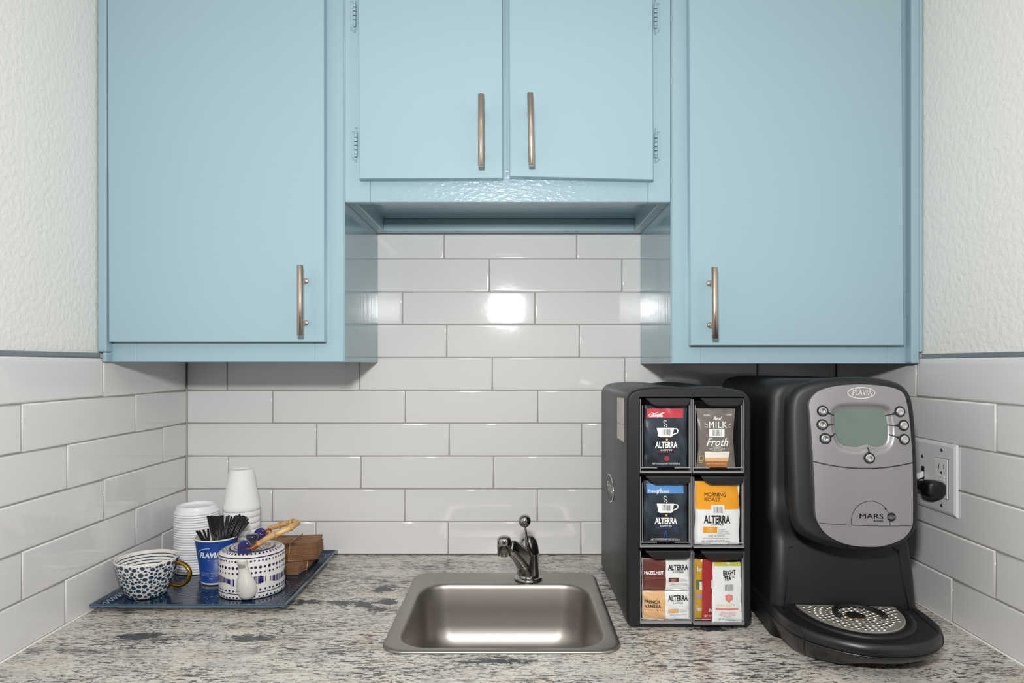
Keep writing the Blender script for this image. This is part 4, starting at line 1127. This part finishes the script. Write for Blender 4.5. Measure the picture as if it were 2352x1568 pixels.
pouch('tea_pouch', 'yellow tea pouch standing mostly hidden behind the red one in the bottom drawer', 1592, 1650, 1284, 1419, dl + .016, lambda x, y: 'yellow_foil', {'m': 'yellow_foil'}, f7, seed=17)
def f8(p):
    p.r(1633, 1650, 1331, 1350, 'printwhite'); p.t('chai', 1634, 1648, 1386, 1393, 'cream_ink', .02, .3); p.t('berry', 1627, 1648, 1396, 1406, 'cream_ink', .03, .3); p.t('NET WT', 1617, 1635, 1411, 1416, 'cream_ink', 0)
    p.p([(1634, 1362), (1637, 1362), (1637, 1367), (1634, 1367)], 'peach_ink')
pouch('tea_pouch', 'dark red tea pouch leaning between the yellow and white ones in the bottom drawer', 1613, 1670, 1284, 1424, dl + .006, lambda x, y: 'crimson_foil', {'m': 'crimson_foil'}, f8, seed=19, thick=.004)
def f9(p):
    p.t('THE', 1660, 1664.5, 1308, 1310.5, 'printblack', .02); p.t('BRIGHT', 1660, 1689, 1308.5, 1320.5, 'printblack', .04, 0, 1, .07); p.t('TEA', 1662, 1679, 1322, 1332, 'printblack', .045, 0, 1, .05); p.t('CO', 1681, 1688, 1321, 1327, 'printblack', .04)
    p.bars(1664, 1684, 1340.5, 1355, 'printgrey', 12)
    p.p([(1665, 1366), (1673, 1363), (1682, 1366), (1682.5, 1376), (1673.5, 1383), (1665, 1376)], 'peach_ink'); p.l([(1673.5, 1368), (1673, 1377)], 1, 'pale_lime_ink', .0005)
    p.t('IMMUNITY', 1646, 1688, 1385.5, 1392, 'pale_lime_ink', .014); p.r(1643, 1695, 1395, 1400, 'peach_ink'); p.t('LEMON PEACH', 1653, 1688, 1404, 1409, 'peach_ink', .0)
    p.t('GREEN TEA WITH OTHER', 1651, 1688, 1410.5, 1412.5, 'printgrey', 0); p.t('NATURAL FLAVORS', 1659, 1680, 1414, 1416, 'printgrey', 0); p.t('NET WT 0.09 OZ (2.5 g)', 1650, 1687, 1419.5, 1425, 'printblack', 0)
pouch('tea_pouch', 'white tea pouch with lime edge and peach emblem, front of the bottom drawer', 1636, 1702, 1291, 1429, dl - .0015, lambda x, y: 'lime_foil' if y < 1299.5 else 'white_foil', {'m': 'white_foil', 'ys': [1299.5]}, f9, seed=23, taper=-.08, thick=.004)

# ================================================================ COFFEE MACHINE
mx = .5205
cm = thing('coffee_machine', 'large black and silver pod coffee machine with a screen and drip tray', 'coffee machine', (mx, 1.01, ZC))
SL = .085                                        # the face leans: nearer towards the bottom
def fy_(z): return 1.006 + SL * (z - (CZ - .03))
def face_y(x, z): return fy_(z) + 1.1 * (x - mx)**2
# --- silver front outline (photo outline carried onto the leaning face)
SO = [(1858,924),(1859,952),(1864,1003),(1868,1062),(1872,1131),(1874,1182),(1881,1203),(1893,1221),(1913,1237),(1946,1250),(1985,1255),(2029,1253),(2067,1240),(2087,1224),(2097,1203),
      (2098,1180),(2097.5,1131),(2096,1062),(2092,1003),(2087,952),(2081,921),(2074,903),(2056,892),(2024,885.5),(1978,882.5),(1934,885),(1899,891),(1873,903)]
def onface(px, py):
    px = 1985 + (px - 1985) * .965
    d = 1.0
    for _ in range(6):
        x, z = WX(px, d), WZ(py, d); d = face_y(x, z)
    return (WX(px, d), WZ(py, d))
out = [onface(*p) for p in SO]
out = [(v.x, v.y) for v in catmull([(a, b, 0) for a, b in out], 4, closed=True)]
zmin, zmax = min(p[1] for p in out), max(p[1] for p in out)
def span(z):
    xs = []
    for (xa, za), (xb, zb) in zip(out, out[1:] + out[:1]):
        if (za - z) * (zb - z) < 0 or za == z: xs.append(xa + (xb-xa)*(z-za)/((zb-za) or 1e-9))
    return (min(xs), max(xs)) if len(xs) > 1 else (mx, mx)
# screen opening in (x, z)
LC = [(1920, 948),(1930, 940),(1952, 938),(1981, 937.5),(2010, 938),(2030, 941),(2037, 950),(2042, 972),(2044, 995),(2041, 1014),(2033, 1023),(2018, 1027),(2006, 1023.5),(1996, 1021.5),(1986, 1023.5),(1974, 1027.5),(1952, 1026),(1935, 1020),(1926, 1005),(1920, 978),(1918.5, 960)]
lc = [onface(*p) for p in LC]; lc = [(v.x, v.y) for v in catmull([(a, b, 0) for a, b in lc], 4, closed=True)]
def sdf(x, z, poly):
    dmin = 1e9; inside = False
    for (xa, za), (xb, zb) in zip(poly, poly[1:] + poly[:1]):
        ex, ez = xb-xa, zb-za; t = max(0, min(1, ((x-xa)*ex + (z-za)*ez)/((ex*ex+ez*ez) or 1e-12)))
        dmin = min(dmin, (x-xa-t*ex)**2 + (z-za-t*ez)**2)
        if (za > z) != (zb > z) and x < (xb-xa)*(z-za)/(zb-za) + xa: inside = not inside
    dd = math.sqrt(dmin); return -dd if inside else dd
def silver_y(x, z, rec=True):
    y = face_y(x, z)
    if rec and CZ - .15 < z < CZ - .045:
        s = sdf(x, z, lc); w = .0085
        if s < w:
            t = max(0, min(1, 1 - s/w)); t = t*t*(3-2*t); y += .0065 * t
    return y
m = MB(); m.recalc = False
zsg = [zmin + (zmax - zmin) * (.5 - .5*math.cos(PI*j/110)) for j in range(1, 110)]
nu = 90; rows_ = []
for z in zsg:
    a, b = span(z); rows_.append([(a + (b-a)*(.5 - .5*math.cos(PI*i/nu)), z) for i in range(nu+1)])
base = 0; vs = [(x, silver_y(x, z), z) for r in rows_ for x, z in r]
fs = []
for j in range(len(rows_)-1):
    for i in range(nu):
        a = j*(nu+1) + i; fs.append((a, a+1, a+nu+2, a+nu+1))
m.add(vs, fs, 'silver', True)
# a thin rolled edge back into the shell
rings = [[(x, face_y(x, z), z) for x, z in inset(out, 0)], [(x, face_y(x, z) + .006, z) for x, z in out]]
m.loft(rings, 'silver', cap0=False, cap1=False)
face = m.build('front_panel', cm); face['label'] = 'silver front panel'
m = MB(); m.recalc = False
cxl, czl = sum(p[0] for p in lc)/len(lc), sum(p[1] for p in lc)/len(lc)
lci = inset(lc, -.0006)
m.add([(x, face_y(x, z) + .0055, z) for x, z in lci] + [(cxl, face_y(cxl, czl) + .0055, czl)], [(i, (i+1) % len(lci), len(lci)) for i in range(len(lci))], 'lcd')
m.build('screen', face)
# seams and print on the silver panel
m = MB(); m.recalc = False
def sfn(x, z): return face_y(x, z) - .0004
def sline(pts, w, mat='printblack', fn=sfn): m.strip([onface(*p) for p in pts], w/F, mat, fn=fn)
def arc_pts(p0, p1, p2, n=24): 
    return [((1-t)**2*p0[0] + 2*t*(1-t)*p1[0] + t*t*p2[0], (1-t)**2*p0[1] + 2*t*(1-t)*p1[1] + t*t*p2[1]) for t in [i/n for i in range(n+1)]]
sline(arc_pts((1868.5, 1060.5), (1985, 1090), (2096, 1061)), 2.4, 'dark_gap')
sline(arc_pts((1882, 1202), (1990, 1210), (2097, 1205)), 1.2, 'dark_gap')
m.build('panel_seam', face); m = MB(); m.recalc = False
sline([(2002 - 44.6*math.cos(t), 1196 - 46*math.sin(t)) for t in [(-.22 + (PI + .42)*i/40) for i in range(41)] if True], 1.1, 'printblack')
def stext(t, a, b, c, e, mat, bold=.02, shear=0, sp=1.0):
    (x0, z1), (x1, z0) = onface(a, c), onface(b, e); m.text(t, x0, x1, z0, z1, mat, fn=sfn, bold=bold, shear=shear, spacing=sp)
stext('MARS', 1976, 2031, 1179, 1190, 'printblack', .014); stext('drinks', 2008, 2031, 1192.5, 1197.5, 'printblack', .02)
for (xa, xb) in ((1975, 1981), (1986, 1990), (2027, 2032)): sline([(xa, 1189.6), (xb, 1189.6)], .9)
def disc(cx, cy, rx, ry, mat, lift=.0004, n=28):
    q = [onface(cx + rx*math.cos(2*PI*i/n), cy + ry*math.sin(2*PI*i/n)) for i in range(n)]
    m.poly(q[::-1], mat, fn=lambda x, z: face_y(x, z) - lift)
disc(2049.5, 1186, 9.8, 10.3, 'printblack'); 
fn6 = lambda x, z: face_y(x, z) - .0007
sline([(2049.5 - 8*math.cos(t), 1186 - 3.6*math.sin(t)) for t in [PI*i/12 for i in range(13)]], .9, 'silver', fn6)
sline([(2049.5 - 8*math.cos(t), 1186 + 3.6*math.sin(t)) for t in [PI*i/12 for i in range(13)]], .9, 'silver', fn6)
sline([(2044, 1186), (2055, 1185.6)], 1.6, 'silver', fn6); disc(2035.5, 1167, 2, 2, 'printblack')
m.build('maker_mark', face); m = MB(); m.recalc = False
# oval maker's badge
M['badgewhite'] = pmat('badge_white', 'd9d6d2', .4)
sline([(1978 + 31*math.cos(t), 902 + 12.6*math.sin(t)) for t in [2*PI*i/48 for i in range(49)]], 1.7, 'badgewhite')
stext('FLAVIA', 1957, 2002, 895.5, 907, 'badgewhite', .0, .18); sline(arc_pts((1954, 912), (1962, 905), (1965, 894)) + arc_pts((1965, 894), (1967, 889), (1975, 892), 8), 1.5, 'badgewhite')
m.build('oval_badge', face)
# buttons with their leader lines
def button(bx_, by_, r, to, rxk=1.0):
    m = MB(); x, z = onface(bx_, by_); y = face_y(x, z)
    k = y / F
    T = Matrix.Translation((x, y, z)) @ Matrix.Rotation(PI/2 - .08, 4, 'X') @ Matrix.Rotation(0, 4, 'Z')
    nrm = Vector((2.2*(x-mx), -1, 0)).normalized()
    T = Matrix.Translation((x, y, z)) @ Vector((0, 0, 1)).rotation_difference(Vector((-nrm.x*-1, nrm.y, SL)).normalized()).to_matrix().to_4x4()
    m.recalc = False
    m.lathe([(.0086, -.0005), (.0083, .0008), (.0072, .0010), (.0062, .0006)], 'dark_gap', (0, 0, 0), 28, T=T, cap0=False, cap1=True)
    m.lathe([(.0062, -.0005), (.0060, .0018), (.0048, .0026), (.0030, .0020), (.0005, .0014)], 'chromebtn', (0, 0, 0), 28, T=T, cap0=False)
    bx2, bz2 = onface(*to); L_ = 10; dxx, dzz = bx2 - x, bz2 - z; ln = math.hypot(dxx, dzz)
    s = [(x + dxx/ln*.0085, z + dzz/ln*.0085), (x + dxx/ln*.012, z + dzz/ln*.012), (bx2, bz2)]
    mm = MB(); mm.recalc = False
    pts = [Vector((s[0][0]*(1-t) + bx2*t, 0, s[0][1]*(1-t) + bz2*t)) for t in [i/L_ for i in range(L_+1)]]
    for p in pts: p.y = silver_y(p.x, p.z) - .0003
    m.tube(pts, .0010, 'dark_gap', 8, rs=[.0020 - .0012*min(1, i/4) for i in range(L_+1)])
    return m.build('button', face)
for bx_, by_, to in ((1889, 944, (1920, 955)), (1888.5, 975.5, (1919, 976)), (1895.5, 1007.5, (1922, 997)), (2066.5, 944.5, (2036, 955.5)), (2075, 976, (2043, 976.5)), (2077, 1008, (2046, 998)), (1998, 1051.5, (1996, 1028))):
    button(bx_, by_, .009, to)

# --- head shell: black housing around and behind the silver panel
def shell_outline():
    P = [(.4185, -.062), (.4165, -.11), (.4172, -.18), (.4180, -.225), (.4230, -.248), (.436, -.262), (.460, -.272), (.490, -.279), (.5205, -.281), (.552, -.279), (.580, -.272), (.604, -.260), (.616, -.247),
         (.6215, -.222), (.6225, -.18), (.6230, -.11), (.6200, -.062), (.612, -.041), (.594, -.0285), (.560, -.0215), (.5205, -.0195), (.480, -.0215), (.447, -.028), (.428, -.040)]
    return [(v.x, v.y) for v in catmull([(mx + (a - mx)*(.968 if a < mx else .885), CZ + b, 0) for a, b in P], 4, closed=True)]
so = shell_outline()
m = MB()
def shear_y(x, z, y, k=1.0): return y + k*(SL*(z - (CZ - .03)) + 1.1*(x-mx)**2)
rings = []
for ins, y, k in ((.030, 1.012, 1), (.012, 1.0095, 1), (.006, 1.0105, 1), (.0022, 1.0145, 1), (0, 1.020, 1), (.004, 1.030, .9), (.013, 1.048, .7), (.021, 1.08, .3), (.025, 1.125, 0), (.030, 1.133, 0)):
    rings.append([(x, shear_y(x, z, y, k), z) for x, z in inset(so, ins)])
m.loft(rings, 'black'); m.build('head_housing', cm)
# --- body and column behind the head: rounded level sections stacked upwards
m = MB(); rings = []
for z, hw, yf, r, e in ((ZC + .004, .1125, 1.047, .018, 0), (ZC + .052, .1125, 1.048, .018, 0), (CZ - .335, .1105, 1.053, .018, 0), (CZ - .290, .1075, 1.061, .018, 0), (CZ - .268, .106, 1.070, .018, 0),
                        (CZ - .255, .105, 1.100, .018, 0), (CZ - .20, .104, 1.105, .018, 0), (CZ - .10, .103, 1.108, .020, 0), (CZ - .055, .1015, 1.110, .022, 0), (CZ - .042, .0995, 1.110, .026, .003),
                        (CZ - .034, .096, 1.112, .03, .007), (CZ - .029, .090, 1.115, .035, .013), (CZ - .0262, .080, 1.12, .035, .022), (CZ - .0250, .065, 1.13, .03, .035)):
    yb = 1.455 - e; rings.append([(x, y, z) for x, y in rrect(mx, (yf + yb)/2, hw, (yb - yf)/2, r, 8)])
m.loft(rings, 'black'); m.build('body', cm)
m = MB()                                         # panel seams on the column
for s_ in (-1, 1):
    m.tube([(mx + s_*.078, 1.0590, CZ - .292), (mx + s_*.085, 1.0588, CZ - .296), (mx + s_*.088, 1.0528, CZ - .335), (mx + s_*.0955, 1.0470, CZ - .383)], .0007, 'inner', 6)
m.build('column_seam', cm)
# --- base
BO = [(.1125, 1.44), (.1125, 1.25), (.1125, 1.12), (.1125, 1.05), (.1115, 1.015), (.1070, .982), (.0960, .957), (.0790, .936), (.0560, .9185), (.0290, .9065)]
BO = [(v.x, v.y) for v in catmull([(a, b, 0) for a, b in BO + [(0, .9025)]], 4)]
def base_out(w, yn):
    f = lambda y: y if y >= 1.05 else yn + (y - .9025)*(1.05 - yn)/(1.05 - .9025)
    right = [(mx + a*w/.1125, f(b)) for a, b in BO]
    return [(2*mx - x, y) for x, y in right] + right[::-1][1:]
m = MB(); rings = []
for w_, yn, z in ((.096, .956, ZC + .0008), (.1010, .945, ZC + .006), (.1080, .924, ZC + .020), (.1125, .9055, ZC + .034), (.1130, .9040, ZC + .0375)):
    r = []
    for x, y in base_out(w_, yn):
        zz = z
        if z < ZC + .022 and y < 1.02:
            t = max(0, 1 - ((x - mx - .012)/.056)**2); zz = z + .0095 * t * (1 - (z - ZC)/.022)
        r.append((x, y, zz))
    rings.append(r)
m.loft(rings, 'basebl'); m.build('base_skirt', cm)
m = MB()
rings = [[(x, y, z) for x, y in base_out(w_, yn)] for w_, yn, z in ((.1115, .9060, ZC + .0376), (.1115, .9060, ZC + .0388), (.1135, .9030, ZC + .0390), (.1135, .9030, ZC + .0462), (.1125, .9045, ZC + .0515), (.1105, .9075, ZC + .0534), (.108, .911, ZC + .0538))]
m.loft(rings, 'basebl', mats=['inner', 'inner', 'basebl', 'basebl', 'basebl', 'black']); m.build('base_cover', cm)
m = MB()                                         # seams of the pull-out tray section
for s_ in (-1, 1):
    k = 24                                       # a fixed place round the outline, followed down the side
    pts = [(mx + s_*.100, 1.046, ZC + .0540)]
    for w_, yn, z in ((.108, .911, ZC + .0539), (.1105, .9075, ZC + .0534), (.1125, .9045, ZC + .0515), (.1135, .9030, ZC + .0462), (.1135, .9030, ZC + .0390), (.1125, .9055, ZC + .034), (.1080, .924, ZC + .020), (.1010, .945, ZC + .006)):
        o_ = base_out(w_, yn); x, y = o_[k] if s_ < 0 else o_[-1 - k]; pts.append((x, y, z))
    m.tube(pts, .0012, 'inner', 6)
m.build('tray_seam', cm)
# --- drip grille
gx0, gy0 = .517, 1.046; GZ = ZC + .0560
gr_ = MB()
def halfdisc(r, yb, n=36): return [(gx0 + r*math.cos(PI + PI*i/n), min(yb, gy0 - .002) + r*1.50*math.sin(PI + PI*i/n)) for i in range(n+1)]
def hring(rx_, ry_, z, n=36): return [(gx0 + rx_*math.cos(PI + PI*i/n), gy0 - ry_*abs(math.sin(PI*i/n))**.9, z) for i in range(n+1)]
gr_.loft([hring(.088, .122, ZC + .050), hring(.088, .122, ZC + .0560), hring(.0855, .119, ZC + .0578), hring(.080, .112, ZC + .0582), hring(.0765, .108, ZC + .0572), hring(.0755, .107, ZC + .0560)], 'black', closed=True)
gr_.build('drip_tray', cm)
m = MB(); m.loft([hring(.0748, .1055, ZC + .0556), hring(.0748, .1055, ZC + .0576), hring(.0735, .1040, ZC + .0582), hring(.0725, .103, ZC + .0574)], 'grille', smooth=False)
m.recalc = True
rr_ = .0065; j = 0
while rr_ < .105:                                # perforations with raised lips, in arcs round the cup ring
    n = max(5, int(2*PI*rr_/.0088))
    for i in range(n):
        a = 2*PI*(i + .5*(j % 2))/n; x = gx0 + .004 + rr_*math.cos(a); y = 1.004 + rr_*math.sin(a)
        if y > gy0 - .004: continue
        if ((x-gx0)/.070)**2 + ((gy0-y)/.099)**2 > .97: continue
        m.lathe([(.0027, .0574), (.0024, .0584), (.0017, .0586)], 'grille', (x, y, ZC), 10, cap0=False, cap1=False)
        m.lathe([(.0020, .05865), (.0002, .0586)], 'inner', (x, y, ZC), 8, cap0=False)
    rr_ += .0078; j += 1
gl = m.build('grille', cm); gl['label'] = 'perforated steel drip grille'
m = MB()
ap = [(gx0 + .006 + .034*math.cos(t), 1.006 + .036*math.sin(t), ZC + .0600) for t in [-.35 + (PI + .7)*i/30 for i in range(31)]]
m.tube(ap, .0034, 'inner', 10, flat=1.2)
m.lathe([(.010, .0588), (.0085, .0596), (.0002, .0590)], 'inner', (gx0 - .002, 1.002, ZC), 24, cap0=False)
m.lathe([(.014, .0584), (.0135, .0592), (.0100, .0588)], 'gold', (gx0 - .002, 1.002, ZC), 24, cap0=False, cap1=False)
m.build('cup_ring', cm)
# --- plug and cord on the right wall
m = MB(); yp, zp = 1.139, CZ - .214
px0_ = XR - .0075
rings = []
for t, hy, hz in ((0, .0135, .0115), (.006, .0150, .0140), (.020, .0150, .0145), (.026, .0130, .0125), (.029, .010, .009)):
    rings.append([(px0_ - t, yp + .001 + a, zp + b) for a, b in rrect(0, 0, hy, hz, .006, 5)])
m.loft(rings, 'cord')
pp = [(px0_ - .016, yp + .012, zp + .0005), (px0_ - .017, yp + .030, zp + .001), (px0_ - .018, yp + .040, zp + .001)]
m.tube([Vector(p) for p in pp], .008, 'cord', 14, rs=[.0105, .0080, .0060])
for k in range(4): m.tube([(px0_ - .0172, yp + .026 + k*.0042, zp + .001), (px0_ - .0174, yp + .028 + k*.0042, zp + .001)], .008, 'cord', 14, rs=[.0086 - k*.0006, .0086 - k*.0006])
pc_ = catmull([pp[2], (px0_ - .022, yp + .075, zp - .002), (px0_ - .030, yp + .12, zp - .02), (px0_ - .045, yp + .19, zp - .09), (px0_ - .050, yp + .25, zp - .17), (mx + .07, 1.468, ZC + .05), (mx + .05, 1.458, ZC + .045)], 8)
m.tube(pc_, .0037, 'cord', 10); crd = m.build('power_cord', cm)
ROTZ = math.radians(-4); cm.rotation_euler.z = ROTZ; crd.rotation_euler.z = -ROTZ
# ================================================================ CAMERA AND LIGHT
cam = bpy.data.cameras.new('camera'); co = bpy.data.objects.new('camera', cam); COL.objects.link(co)
co.location = (0, 0, CZ); co.rotation_euler = (PI / 2, 0, 0)
cam.sensor_width = 36; cam.lens = F / 2352 * 36
cam.shift_x = -6 / 2352; cam.shift_y = 52 / 2352; cam.clip_start = .02
scene.camera = co
def area(name, loc, rot, sx, sy, power, col=(1, 1, 1)):
    l = bpy.data.lights.new(name, 'AREA'); l.shape = 'RECTANGLE'; l.size = sx; l.size_y = sy
    l.energy = power; l.color = col
    o = bpy.data.objects.new(name, l); COL.objects.link(o); o.location = loc; o.rotation_euler = rot
    return o
area('camera_flash', (-.040, -.03, CZ + .255), (math.radians(86), 0, 0), .078, .078, 17.5, (1, 1, 1))
area('ceiling_light', (0, -.35, CEIL - .03), (0, 0, 0), 1.3, 1.3, 10.0, (1, .97, .93))
w = bpy.data.worlds.new('world'); scene.world = w; w.use_nodes = True
w.node_tree.nodes['Background'].inputs[0].default_value = (.5, .5, .5, 1)
scene.view_settings.view_transform = 'Standard'; scene.view_settings.look = 'None'
scene.view_settings.gamma = 1; scene.view_settings.use_curve_mapping = False
scene.view_settings.exposure = -0.27
scene.cycles.use_denoising = True
scene.cycles.max_bounces = 10; scene.cycles.transparent_max_bounces = 16
scene.cycles.caustics_reflective = False; scene.cycles.caustics_refractive = False
scene.cycles.sample_clamp_indirect = 4
